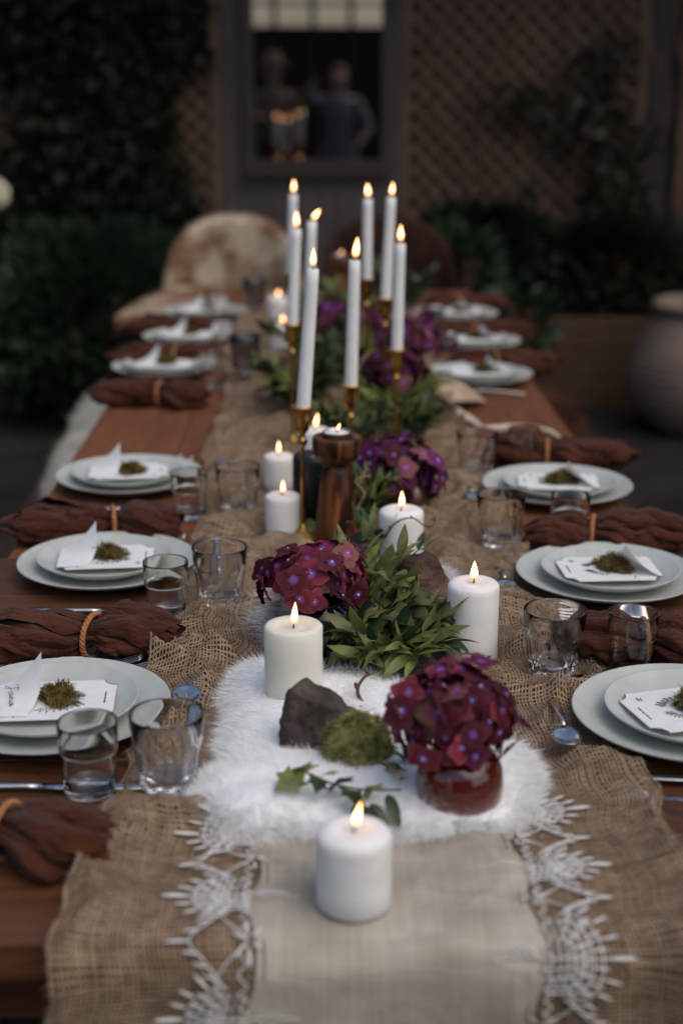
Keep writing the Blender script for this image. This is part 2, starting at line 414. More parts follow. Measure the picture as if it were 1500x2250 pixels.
# ---- unseen roof added to keep skylight off the back wall, fence behind the camera
pg = thing('shade_roof', 'added unseen plank roof shading the wall end of the garden', 'shade roof', (0, 0, 2.55))
for i in range(7):
    link('plank', mesh('plank', *box(-3.4, 3.4, 6.1 + i * .2, 6.1 + i * .2 + .19, 0, .03), M['dark_wood'], False), pg)
for x in (-3.2, 3.2):
    link('post', mesh('post', *box(x - .05, x + .05, 6.15, 6.25, -2.55, -.002), M['dark_wood'], False), pg)
    link('post', mesh('post', *box(x - .05, x + .05, 7.15, 7.25, -2.55, -.002), M['dark_wood'], False), pg)
bf = thing('back_fence', 'dark garden fence with tall posts seen only in the mirror', 'fence', (0, -4.2, 0))
for i in range(30):
    link('board', mesh('board', *box(0, .1995, -.012, .012, 0, 2.12), M['dark_wood'], False), bf, (-3.0 + i * .2, 0, 0))
for i in range(14):
    link('post', mesh('post', *box(-.03, .03, -.06, -.014, 0, 2.75), M['frame_wood'], False), bf, (-3.0 + i * .46, .08, 0))
link('rail', mesh('rail', *box(-3.2, 3.3, -.02, .02, 2.36, 2.40), M['frame_wood'], False), bf, (0, .09, 0))

# ------------------------------------------------------------------ foliage masses
def leaf_cloud(name, pts, nrm, size, m, parent, seed=0, droop=.3):
    """many small leaf faces as one mesh (two triangles folded along the rib)"""
    rng = np.random.default_rng(seed); n = len(pts)
    d = rng.normal(size=(n, 3)); d[:, 2] -= droop; d += nrm * .6
    d /= np.linalg.norm(d, axis=1, keepdims=True)
    s = np.cross(d, rng.normal(size=(n, 3))); s /= np.linalg.norm(s, axis=1, keepdims=True) + 1e-9
    nn = np.cross(d, s)
    L = size * rng.uniform(.6, 1.3, (n, 1)); Wd = L * .33
    a = pts; b = pts + d * L * .45 + s * Wd + nn * Wd * .3; c = pts + d * L; e = pts + d * L * .45 - s * Wd + nn * Wd * .3
    V = np.stack([a, b, c, e], 1).reshape(-1, 3)
    k = np.arange(n)[:, None] * 4
    T = np.concatenate([k + np.array([[0, 1, 2]]), k + np.array([[0, 2, 3]])], 0)
    o = link(name, quads(name, V, T, m, False), parent); o['kind'] = 'stuff'; return o
rng = np.random.default_rng(3)
def ivy_wall(label, x0, x1, z0, z1, n, dens, y, seed, parent_name='ivy'):
    t = thing(parent_name, label, 'ivy', (0, 0, 0))
    r = np.random.default_rng(seed)
    x = r.uniform(x0, x1, n * 4); z = r.uniform(z0, z1, n * 4)
    d = vnoise(x * 2.1 + 5, z * 1.5, seed) * .65 + vnoise(x * 6, z * 5, seed + 1) * .35
    keep = d > (1 - dens); x = x[keep][:n]; z = z[keep][:n]; d = d[keep][:n]
    yy = y - r.uniform(0.0, .16, len(x)) * (d - (1 - dens) + .15) * 2.2
    P = np.stack([x, yy, z], 1); N = np.tile([0, -1., 0], (len(P), 1))
    leaf_cloud('foliage', P, N, .075, M['ivy'], t, seed)
    for i in range(7):
        xx = x0 + (x1 - x0) * (i + .5) / 7
        pts = [(xx + .12 * math.sin(k * 1.3 + i), y - .03, z0 + (z1 - z0) * k / 8) for k in range(9)]
        link('vine', mesh('vine', *tube(spline(pts, 3), .008, 5), M['twig']), t)
    return t
ivy_wall('dark ivy covering the left trellis wall', -2.2, -.52, .35, 2.6, 12500, .70, WY - .06, 11)
ivy_wall('sparse ivy tendrils creeping over the right trellis', .5, 2.1, .7, 2.5, 700, .32, WY - .07, 23)

def shrub(name, label, cen, rad, n, seed, m='shrub', size=.07, stems=6):
    t = thing(name, label, 'shrub', (cen[0], cen[1], cen[2] - rad[2]))
    r = np.random.default_rng(seed)
    v = r.normal(size=(n, 3)); v /= np.linalg.norm(v, axis=1, keepdims=True)
    lump = .75 + .5 * vnoise(v[:, 0] * 2.4 + 9 + seed, v[:, 2] * 2.4 + v[:, 1] * 1.7 + 4, seed)
    rr = r.uniform(.55, 1.0, (n, 1)) ** .5 * lump[:, None]
    P = v * rr * np.array(rad) + np.array([0, 0, rad[2]]); P[:, 2] = np.abs(P[:, 2])
    leaf_cloud('foliage', P, v, size, M[m], t, seed)
    for i in range(stems):
        a = 6.28 * i / stems
        link('stem', mesh('stem', *tube(spline([(0.03 * math.cos(a), .03 * math.sin(a), 0), (rad[0] * .3 * math.cos(a), rad[1] * .3 * math.sin(a), rad[2] * .7), (rad[0] * .6 * math.cos(a), rad[1] * .6 * math.sin(a), rad[2] * 1.4)], 4), .008, 5), M['twig']), t)
    return t
shrub('leafy_shrub', 'rounded deep green shrub left of the table beside the planter', (-1.02, 6.35, .42), (.52, .38, .42), 5200, 5)
shrub('leafy_shrub', 'dark shrub in the raised bed behind the right dining chair', (.78, 6.75, .70), (.28, .2, .22), 1500, 8, 'ivy')
shrub('leafy_shrub', 'low dark bushy plant filling the right raised bed', (1.35, 6.8, .62), (.55, .16, .2), 3200, 9, 'ivy')
shrub('leafy_shrub', 'light green broad leaved plant beside the dark dining chair', (.60, 6.1, .66), (.13, .12, .2), 120, 12, 'shrub', .12)
shrub('leafy_shrub', 'small yellow green plant at the corner of the right planter', (.93, 6.45, .44), (.1, .1, .14), 80, 13, 'shrub', .10)
shrub('leafy_shrub', 'dark foliage clump low in the left raised bed', (-1.75, 6.85, .62), (.4, .2, .3), 2000, 14, 'ivy')

def hedge(label, x, y0, y1, hgt, seed):
    t = thing('garden_hedge', label, 'hedge', (x, (y0 + y1) / 2, 0))
    L = (y1 - y0) / 2; r = np.random.default_rng(seed); n = 16000
    link('core', mesh('core', *box(-.22, .22, -L + .1, L - .1, 0, hgt - .12), M['soil'], False), t)
    u = r.uniform(-1, 1, n); v = r.uniform(0, 1, n); side = r.choice([-1, 0, 1], n, p=[.42, .16, .42])
    bul = .10 * vnoise(u * L * 2.2 + 9, v * hgt * 2.4, seed)
    X = np.where(side == 0, r.uniform(-.3, .3, n), side * (.24 + bul + r.uniform(-.05, .05, n))); Z = np.where(side == 0, hgt - .1 + bul + r.uniform(-.05, .05, n), v * hgt)
    P = np.stack([X, u * L, Z], -1); N = np.stack([side.astype(float), 0 * u, (side == 0).astype(float)], -1)
    leaf_cloud('foliage', P, N, .085, M['ivy'], t, seed)
hedge('dark clipped hedge closing the garden on the left', -3.3, .5, 6.5, 2.0, 71)
hedge('dark clipped hedge closing the garden on the right', 3.5, .5, 6.5, 2.0, 72)

# ------------------------------------------------------------------ planters, pot
def planter(label, x0, x1, y0, y1, hgt):
    t = thing('raised_planter', label, 'planter', (x0, y0, 0), group='wooden raised planters by the wall')
    n = 3; ph = hgt / n
    for i in range(n):
        link('plank', mesh('plank', *box(0, x1 - x0, 0, .035, i * ph + .004, (i + 1) * ph - .004, .003), M['planter_wood'], False), t, (0, 0.002 * (i % 2), 0))
        link('plank', mesh('plank', *box(0.0, .035, .04, y1 - y0, i * ph + .004, (i + 1) * ph - .004, .003), M['planter_wood'], False), t)
        link('plank', mesh('plank', *box(x1 - x0 - .035, x1 - x0, .04, y1 - y0, i * ph + .004, (i + 1) * ph - .004, .003), M['planter_wood'], False), t)
    link('soil', mesh('soil', *box(.036, x1 - x0 - .036, .041, y1 - y0 - .01, 0.05, hgt - .04), M['soil'], False), t)
planter('brown plank raised planter right of the table near the clay pot', .86, 2.4, 6.55, WY - .03, .43)
planter('brown plank raised planter at the far left edge', -3.0, -1.38, 6.6, WY - .03, .43)

pot = thing('clay_pot', 'large ribbed grey brown clay pot standing at the right edge', 'pot', (1.66, 6.1, 0))
prof = []
for i in range(61):
    t_ = i / 60
    r_ = .17 + .14 * math.sin(math.pi * min(1, t_ * 1.02) ** .85) ** .9 if t_ < .93 else .195 + .02 * math.sin((t_ - .93) / .07 * math.pi)
    prof.append((r_ + .004 * math.sin(t_ * 110), .56 * t_))
prof += [(.175, .56), (.17, .50), (.17, .4), (0.001, .4)]
link('body', mesh('body', *lathe([(0.001, 0)] + prof, 48), M['terracotta']), pot)
link('rim', mesh('rim', *lathe([(.197, .535), (.222, .54), (.226, .555), (.215, .572), (.19, .574), (.178, .56)], 48), M['terracotta']), pot)
bl = thing('flower_head', 'round cream flower head at the far left edge before the ivy', 'flower', atY(-12, 425, 5.2))
r2 = random.Random(4)
for i in range(40):
    z = 1 - 2 * (i + .5) / 40; a = i * 2.4; s = math.sqrt(1 - z * z)
    n = Vector((s * math.cos(a), s * math.sin(a), z))
    V, Fc = lathe([(.001, 0), (.014, .004), (.018, .012)], 8)
    o = link('petal', mesh('petal', V, Fc, M['bloom']), bl, n * .042, n.to_track_quat('Z', 'Y').to_euler())
link('stem', mesh('stem', *tube(spline([(0, 0, 0), (-.05, 0, -.4), (-.1, 0, -.99)], 5), .006, 6), M['stem']), bl)

# ================================================================== TABLES
TZ = .75
YE = 1.085; SEAM = 2.145; FAR = 5.15
def table(name, label, x0, x1, y0, y1, m, npl, axis):
    t = thing('dining_table', label, 'table', ((x0 + x1) / 2, (y0 + y1) / 2, 0))
    cx, cy_ = (x0 + x1) / 2, (y0 + y1) / 2
    if axis == 'X':
        d = (y1 - y0) / npl
        for i in range(npl):
            link('plank', mesh('plank', *box(x0 - cx, x1 - cx, y0 - cy_ + i * d + .0008, y0 - cy_ + (i + 1) * d - .0008, TZ - .038, TZ, .0018), m, False), t)
    else:
        d = (x1 - x0) / npl
        for i in range(npl):
            link('plank', mesh('plank', *box(x0 - cx + i * d + .0008, x0 - cx + (i + 1) * d - .0008, y0 - cy_, y1 - cy_, TZ - .038, TZ, .0018), m, False), t)
    link('apron', mesh('apron', *box(x0 - cx + .06, x1 - cx - .06, y0 - cy_ + .06, y0 - cy_ + .085, TZ - .12, TZ - .039), m, False), t)
    link('apron', mesh('apron', *box(x0 - cx + .06, x1 - cx - .06, y1 - cy_ - .085, y1 - cy_ - .06, TZ - .12, TZ - .039), m, False), t)
    for sx in (-1, 1):
        for sy in (-1, 1):
            lx = sx * ((x1 - x0) / 2 - .1); ly = sy * ((y1 - y0) / 2 - .12)
            link('leg', mesh('leg', *box(lx - .035, lx + .035, ly - .035, ly + .035, 0, TZ - .039), m, False), t)
    return t
table('a', 'wider dark plank table at the near end carrying the lace runner', -.66, .70, YE, SEAM - .003, M['near_wood'], 6, 'X')
table('b', 'long orange brown wooden table running back towards the mirror', -.495, .54, SEAM, FAR, M['far_wood'], 5, 'Y')

# benches with pelts
def fur_mesh(name, m, P, D, L, Wd, curl, seed):
    """ribbon hairs: roots P (n,3), directions D, length L"""
    r = np.random.default_rng(seed); n = len(P)
    D = D / (np.linalg.norm(D, axis=1, keepdims=True) + 1e-9)
    L = (L * r.uniform(.6, 1.25, n))[:, None]
    side = np.cross(D, np.array([[0, 0, 1.]]) + r.normal(size=(n, 3)) * .35); side /= np.linalg.norm(side, axis=1, keepdims=True) + 1e-9
    bend = r.normal(size=(n, 3)) * curl; bend[:, 2] -= curl * .9
    mid = P + D * L * .5 + bend * L * .15; tip = P + D * L + bend * L * .6
    w_ = Wd * r.uniform(.7, 1.3, (n, 1))
    V = np.stack([P - side * w_, P + side * w_, mid - side * w_ * .8, mid + side * w_ * .8, tip], 1).reshape(-1, 3)
    k = np.arange(n)[:, None] * 5
    T = np.concatenate([k + np.array([[0, 1, 3]]), k + np.array([[0, 3, 2]]), k + np.array([[2, 3, 4]])], 0)
    return quads(name, V, T, m, True)
def in_poly(x, y, poly):
    inside = np.zeros(x.shape, bool); n = len(poly); j = n - 1
    for i in range(n):
        xi, yi = poly[i][:2]; xj, yj = poly[j][:2]
        c = ((yi > y) != (yj > y)) & (x < (xj - xi) * (y - yi) / (yj - yi + 1e-12) + xi)
        inside ^= c; j = i
    return inside
def edge_dist(x, y, poly):
    best = np.full(x.shape, 1e9); dx = np.zeros(x.shape); dy = np.zeros(x.shape); n = len(poly)
    for i in range(n):
        ax, ay = poly[i][:2]; bx, by = poly[(i + 1) % n][:2]
        ex, ey = bx - ax, by - ay; t = np.clip(((x - ax) * ex + (y - ay) * ey) / (ex * ex + ey * ey + 1e-12), 0, 1)
        px = ax + t * ex - x; py = ay + t * ey - y; d = np.hypot(px, py); mk = d < best
        best = np.where(mk, d, best); dx = np.where(mk, px, dx); dy = np.where(mk, py, dy)
    return best, dx / (best + 1e-9), dy / (best + 1e-9)
def pelt(name, label, poly, z0, thick, n, length, m, hide_m, seed, width=.0005, surf=None, inner=1.0, cat='pelt', curl=.5):
    """hide (solid mound) + fur (hair ribbons), outline polygon in metres; fur lies outward near the edge"""
    t = thing(name, label, cat, (0, 0, 0))
    xs = [p[0] for p in poly]; ys = [p[1] for p in poly]
    r = np.random.default_rng(seed)
    def hgt(x, y):
        d, _, _ = edge_dist(x, y, poly)
        h = thick * (1 - np.exp(-d / .02)) * (.7 + .6 * vnoise(x * 14, y * 14, seed)) + .001
        base = z0 if surf is None else surf(x, y) + z0
        return base + h
    # hide grid
    res = .012; nx = int((max(xs) - min(xs)) / res) + 2; ny = int((max(ys) - min(ys)) / res) + 2
    gx, gy = np.meshgrid(np.linspace(min(xs), max(xs), nx), np.linspace(min(ys), max(ys), ny))
    ins = in_poly(gx, gy, poly); gz = hgt(gx, gy)
    V = np.stack([gx, gy, gz], -1).reshape(-1, 3); idx = np.arange(nx * ny).reshape(ny, nx)
    ok = ins[:-1, :-1] & ins[1:, :-1] & ins[:-1, 1:] & ins[1:, 1:]
    Q = np.stack([idx[:-1, :-1][ok], idx[:-1, 1:][ok], idx[1:, 1:][ok], idx[1:, :-1][ok]], -1)
    used = np.unique(Q); remap = -np.ones(len(V), int); remap[used] = np.arange(len(used))
    link('hide', quads('hide', V[used], remap[Q], hide_m), t)
    x = r.uniform(min(xs), max(xs), n * 3); y = r.uniform(min(ys), max(ys), n * 3); k = in_poly(x, y, poly); x = x[k][:n]; y = y[k][:n]
    d, dx, dy = edge_dist(x, y, poly); e = np.exp(-d / .022)
    k = r.uniform(size=len(x)) < np.maximum(inner, np.clip(1.6 - d / .018, 0, 1)); x, y, d, dx, dy, e = [q[k] for q in (x, y, d, dx, dy, e)]
    fl = vnoise(x * 5, y * 5, seed + 3) * 6.28 * 1.3 - 2
    D = np.stack([dx * e * 1.6 + np.cos(fl) * .9 * (1 - e), dy * e * 1.6 + np.sin(fl) * .9 * (1 - e), .30 - .16 * (1 - e)], -1) + r.normal(size=(len(x), 3)) * .20
    P = np.stack([x, y, hgt(x, y) - .001], -1)
    o = link('fur', fur_mesh('fur', m, P, D, length, width, curl, seed), t); o['kind'] = 'stuff'
    return t
def ragged(pts, k=6, amp=.006, seed=1):
    r = random.Random(seed); P = [Vector((p[0], p[1], 0)) for p in pts]; out = []
    for i in range(len(P)):
        a, b = P[i], P[(i + 1) % len(P)]
        p0 = P[i - 1]; p3 = P[(i + 2) % len(P)]
        for j in range(k):
            t = j / k
            q = 0.5 * ((2 * a) + (b - p0) * t + (2 * p0 - 5 * a + 4 * b - p3) * t * t + (3 * a - p0 - 3 * b + p3) * t ** 3)
            out.append((q.x + r.uniform(-amp, amp), q.y + r.uniform(-amp, amp)))
    return out

def bench(label, x0, x1, y0, y1):
    t = thing('bench', label, 'bench', ((x0 + x1) / 2, (y0 + y1) / 2, 0), group='benches along the table')
    W, L = (x1 - x0) / 2, (y1 - y0) / 2
    for i in range(2):
        link('seat_plank', mesh('seat_plank', *box(-W + i * W + .002, -W + (i + 1) * W - .002, -L, L, .40, .44, .003), M['dark_wood'], False), t)
    for s in (-1, 1):
        for u in (-1, 1):
            link('leg', mesh('leg', *box(u * (W - .05) - .025, u * (W - .05) + .025, s * (L - .2) - .03, s * (L - .2) + .03, 0, .399), M['dark_wood'], False), t)
bench('dark wooden bench along the left side of the long table', -.76, -.53, 3.0, 5.0)
bench('dark wooden bench along the right side of the long table', .59, .80, 3.0, 5.0)
pelt('sheepskin', 'pale sheepskin draped over the left bench', ragged([(-.715, 3.6), (-.76, 4.2), (-.78, 4.75), (-.60, 4.85), (-.54, 4.2), (-.53, 3.55), (-.64, 3.42)], 5, .01, 3), .442, .03, 16000, .022, M['bench_fur'], M['bench_hide'], 31, .0012)
pelt('sheepskin', 'dark russet sheepskin lying on the right bench', ragged([(.58, 3.5), (.74, 3.45), (.78, 4.0), (.80, 4.7), (.62, 4.8), (.56, 4.0)], 5, .01, 4), .442, .04, 9000, .04, M['russet_fur'], M['russet_fur'], 32, .0012)

# ================================================================== BURLAP RUNNER
edgeL = [(.6, -.24), (1.085, -.237), (1.215, -.218), (1.32, -.212), (1.68, -.215), (1.83, -.20), (2.25, -.20), (2.79, -.228), (3.2, -.216), (3.82, -.25), (4.5, -.24), (5.0, -.25)]
edgeR = [(.6, .37), (1.085, .37), (1.24, .345), (1.395, .337), (1.64, .345), (1.67, .362), (2.1, .33), (2.6, .31), (3.2, .30), (4.0, .31), (5.0, .3)]
def xl(s): return np.interp(s, [a for a, b in edgeL], [b for a, b in edgeL]) + .004 * np.sin(s * 37) + .003 * np.sin(s * 91)
def xr(s): return np.interp(s, [a for a, b in edgeR], [b for a, b in edgeR]) + .004 * np.sin(s * 43 + 1) + .003 * np.sin(s * 83)
FLAT = []        # (x, y, r): places where something stands and the cloth lies flat
def wrinkle(x, y):
    warp = (vnoise(x * 5, y * 5, 2) - .5) * .12
    a = 1 - np.abs(2 * vnoise((x * .5 + warp) * 9, (y + warp + .35 * x) * 17, 4) - 1)
    b = 1 - np.abs(2 * vnoise((x - .5 * y) * 15 + 3, (y * .6 + warp * 2) * 15, 9) - 1)
    c_ = 1 - np.abs(2 * vnoise((x + .55 * y) * 6.5 + 1, (y - .8 * x) * 7.5 + 8, 14) - 1)
    h = .020 * a ** 2.4 + .011 * b ** 2 + .016 * c_ ** 5 + .004 * vnoise(x * 4, y * 4, 6)
    k = np.ones_like(h)
    for (fx, fy, fr) in FLAT:
        k = np.minimum(k, np.clip((np.hypot(x - fx, y - fy) - fr) / .03, 0, 1))
    mk = np.clip((x + .21) / .05, 0, 1) * np.clip((.33 - x) / .05, 0, 1) * np.clip((1.31 - y) / .06, 0, 1)
    k = k * (1 - .72 * mk)
    return .0015 + h * k
RB = .03
def surf(x, s, off=0.0):
    """point of the cloth at across-position x and along-position s; s below YE hangs down the near end"""
    x = np.asarray(x, float); s = np.asarray(s, float)
    h = wrinkle(x, np.maximum(s, YE - .02)) + off
    t = np.maximum(0, YE + RB - .012 - s); arc = RB * math.pi / 2
    a = np.clip(t / RB, 0, math.pi / 2); down = np.maximum(0, t - arc)
    Y = np.where(t <= 0, s, YE + RB - .012 - RB * np.sin(a)); Z = np.where(t <= 0, TZ, TZ - RB + RB * np.cos(a) - down)
    hang = np.clip(down / .2, 0, 1)
    Y2 = Y - np.sin(a) * h - hang * .012 * (1 + np.sin(x * 28)); Z2 = Z + np.cos(a) * h
    return np.stack([x, Y2, Z2], -1)

# objects that stand on the cloth (photo pixel of the base centre, z of the cloth)
GL = {}
def foot(px, py, r): 
    p = at(px, py, TZ + .0035); FLAT.append((p.x, p.y, r)); return p
P_tum = [foot(372, 1728, .036), foot(485, 1325, .036), foot(524, 1128, .036), foot(1213, 1477, .036), foot(1097, 1196, .036), foot(1046, 1045, .036)]
P_sml = [foot(200, 1738, .03), foot(368, 1352, .03), foot(418, 1136, .03), foot(1384, 1475, .03), foot(1248, 1192, .03), foot(1148, 1030, .03)]
P_pil = {'front': foot(777, 1995, .04), 'right': foot(1035, 1448, .04), 'mid': foot(880, 1235, .04), 'c622': foot(622, 1176, .04), 'c613': foot(613, 1074, .04), 'black': foot(692, 1148, .045),
         'back': foot(690, 1050, .04)}
P_wood = foot(740, 1192, .05)
LPX = [(122, 1572), (237, 1250), (285, 1057), (362, 815), (418, 748), (455, 693)]
RPX = [(1512, 1588), (1332, 1276), (1222, 1080), (1050, 832), (1038, 758), (1000, 697)]
for q_ in LPX + RPX:
    p_ = at(*q_, TZ + .01); FLAT.append((p_.x, p_.y, .128))
FLAT += [(-.08, 1.40, .075), (-.07, 1.55, .07), (-.05, 1.65, .05), (.17, 1.42, .08), (.17, 1.33, .06), (.11, 1.55, .07)]; FLAT.append((.065, 1.33, .09)); FLAT.append((.05, 1.45, .1)); FLAT.append((0.05, 1.6, .1)); FLAT.append((0.1, 1.85, .12))

br = thing('burlap_runner', 'loosely woven brown burlap runner laid along the whole table', 'table runner')
PT = .0043
S0, S1 = .80, 4.95
wn = int((.60) / PT); sn = int((S1 - S0) / PT)
def ribbons(U, S, along_s, hw, ph):
    """U,S: (lines, samples). returns V,Q"""
    jitter = (vnoise(np.arange(U.shape[0])[:, None] * 7.7 + 0 * U, (S if along_s else U) * 14, 21 + along_s) - .5) * .0022
    if along_s: x = xl(S) + (xr(S) - xl(S)) * U + jitter; s = S
    else: x = xl(S) + (xr(S) - xl(S)) * U; s = S + jitter
    und = np.where((np.arange(U.shape[0])[:, None] + np.arange(U.shape[1])[None, :] + ph) % 2 == 0, .0006, -.0004)
    a = surf(x - (hw if along_s else 0), s - (0 if along_s else hw), und + .001)
    b = surf(x + (hw if along_s else 0), s + (0 if along_s else hw), und + .001)
    n, k = U.shape
    V = np.stack([a, b], 2).reshape(-1, 3)
    i = np.arange(n)[:, None] * (2 * k) + np.arange(k - 1)[None, :] * 2
    Q = np.stack([i, i + 1, i + 3, i + 2], -1).reshape(-1, 4)
    return V, Q
sv = np.linspace(S0, S1, sn)
uv = np.linspace(0, 1, wn)
Uw, Sw = np.meshgrid(uv, sv, indexing='ij')
V1, Q1 = ribbons(Uw, Sw, 1, .0009, 0)
uv2 = np.linspace(-.004, 1.004, wn // 2 + 1)
Uf, Sf = np.meshgrid(uv2, sv, indexing='xy')
V2, Q2 = ribbons(Uf, Sf, 0, .0009, 1)
o = link('warp_threads', quads('warp_threads', V1, Q1, M['burlap']), br); o['kind'] = 'stuff'
o = link('weft_threads', quads('weft_threads', V2, Q2, M['burlap']), br); o['kind'] = 'stuff'
# a rolled bunch of the cloth by the left tumblers and the frayed side seams
for sgn, fx in (('left', xl), ('right', xr)):
    ss = np.linspace(S0, S1, 420); P = surf(fx(ss), ss, .002)
    link('selvage', mesh('selvage', *tube([tuple(p) for p in P], [.0011 + .0004 * math.sin(i * 1.7) for i in range(len(P))], 5), M['burlap']), br)
    rf = np.random.default_rng(9 if sgn == 'left' else 10); nf = 2600; ss = rf.uniform(S0, S1, nf); sg_ = -1 if sgn == 'left' else 1
    Pf = surf(fx(ss) - sg_ * .001, ss, .0015); Df = np.stack([sg_ * rf.uniform(.4, 1.2, nf), rf.normal(size=nf) * .6, rf.normal(size=nf) * .12], -1)
    o = link('frayed_threads', fur_mesh('frayed_threads', M['burlap'], Pf, Df, .007, .00035, .4, 5), br); o['kind'] = 'stuff'

# ------------------------------------------------------------------ linen runner with crochet lace
ln = thing('lace_runner', 'pale linen runner with white crochet lace borders at the near end', 'table runner')
LX0, LX1 = -.062, .19
nx, ns = 70, 130
gx, gs = np.meshgrid(np.linspace(LX0, LX1, nx), np.linspace(.80, 1.30, ns))
gx = gx + .006 * np.sin(gs * 60) * np.where((gx < LX0 + .01) | (gx > LX1 - .01), 1, 0)
FLATN = len(FLAT)
Vl = surf(gx, gs, .0045).reshape(-1, 3); ii = np.arange(nx * ns).reshape(ns, nx)
Ql = np.stack([ii[:-1, :-1], ii[:-1, 1:], ii[1:, 1:], ii[1:, :-1]], -1).reshape(-1, 4)
def linen_mat():
    m = M['linen']; t = m.node_tree; b = t.nodes['Principled BSDF']
    tc = [n for n in t.nodes if n.type == 'TEX_COORD'][0]
    w1 = t.nodes.new('ShaderNodeTexWave'); w1.bands_direction = 'X'; w1.inputs['Scale'].default_value = 150; w1.inputs['Distortion'].default_value = 3; w1.inputs['Detail'].default_value = 2
    w2 = t.nodes.new('ShaderNodeTexWave'); w2.bands_direction = 'Y'; w2.inputs['Scale'].default_value = 150; w2.inputs['Distortion'].default_value = 3; w2.inputs['Detail'].default_value = 2
    t.links.new(tc.outputs['Object'], w1.inputs[0]); t.links.new(tc.outputs['Object'], w2.inputs[0])
    ad = t.nodes.new('ShaderNodeMath'); t.links.new(w1.outputs['Fac'], ad.inputs[0]); t.links.new(w2.outputs['Fac'], ad.inputs[1])
    bp = [n for n in t.nodes if n.type == 'BUMP'][0]; t.links.new(ad.outputs[0], bp.inputs['Height']); bp.inputs['Distance'].default_value = .0012
def linen_slubs():
    t = M['linen'].node_tree; b = t.nodes['Principled BSDF']; src = b.inputs['Base Color'].links[0].from_socket
    tc = [n for n in t.nodes if n.type == 'TEX_COORD'][0]; outs = []
    for sc3 in ((3, 220, 3), (220, 3, 3)):
        mp = t.nodes.new('ShaderNodeMapping'); mp.inputs['Scale'].default_value = sc3; t.links.new(tc.outputs['Object'], mp.inputs[0])
        n = t.nodes.new('ShaderNodeTexNoise'); n.inputs['Scale'].default_value = 1.6; n.inputs['Detail'].default_value = 3; t.links.new(mp.outputs[0], n.inputs[0]); outs.append(n)
    ad = t.nodes.new('ShaderNodeMath'); t.links.new(outs[0].outputs[0], ad.inputs[0]); t.links.new(outs[1].outputs[0], ad.inputs[1])
    mr_ = t.nodes.new('ShaderNodeMapRange'); mr_.inputs[1].default_value = .7; mr_.inputs[2].default_value = 1.3; mr_.inputs[3].default_value = .84; mr_.inputs[4].default_value = 1.10; t.links.new(ad.outputs[0], mr_.inputs[0])
    hs = t.nodes.new('ShaderNodeHueSaturation'); t.links.new(src, hs.inputs['Color']); t.links.new(mr_.outputs[0], hs.inputs['Value']); t.links.new(hs.outputs[0], b.inputs['Base Color'])
linen_mat(); linen_slubs()
link('linen_cloth', quads('linen_cloth', Vl, Ql, M['linen']), ln)
# lace: petals (spindles) + cords
def spindle():
    prof = [(.03, 0), (.55, .15), (.95, .4), (1.0, .6), (.7, .85), (.12, 1.0)]
    V, Fc = lathe(prof, 8); V = [(z, x * .11, y * .045) for x, y, z in V]
    return mesh('lace_petal', V, Fc, M['lace'])
SPIN = spindle()
def S3(x, s, off=.0065): return Vector(surf(np.array([x]), np.array([s]), off)[0])
def petal_at(sgn, u, v, s0, ang, L):
    x0 = (LX0 if sgn < 0 else LX1)
    x = x0 + sgn * u; s = s0 + v
    a = S3(x, s); b = S3(x + sgn * math.cos(ang) * L, s + math.sin(ang) * L)
    d = b - a
    q = d.to_track_quat('X', 'Z')
    o = link('lace_petal', SPIN, ln, a, q.to_euler(), d.length)
def cord_at(sgn, pts, s0, rad, bag):
    x0 = (LX0 if sgn < 0 else LX1)
    sp = spline([(u, v, 0) for u, v in pts], 5)
    bag.append(tube([S3(x0 + sgn * p.x, s0 + p.y) for p in sp], rad, 5))
PER = .112
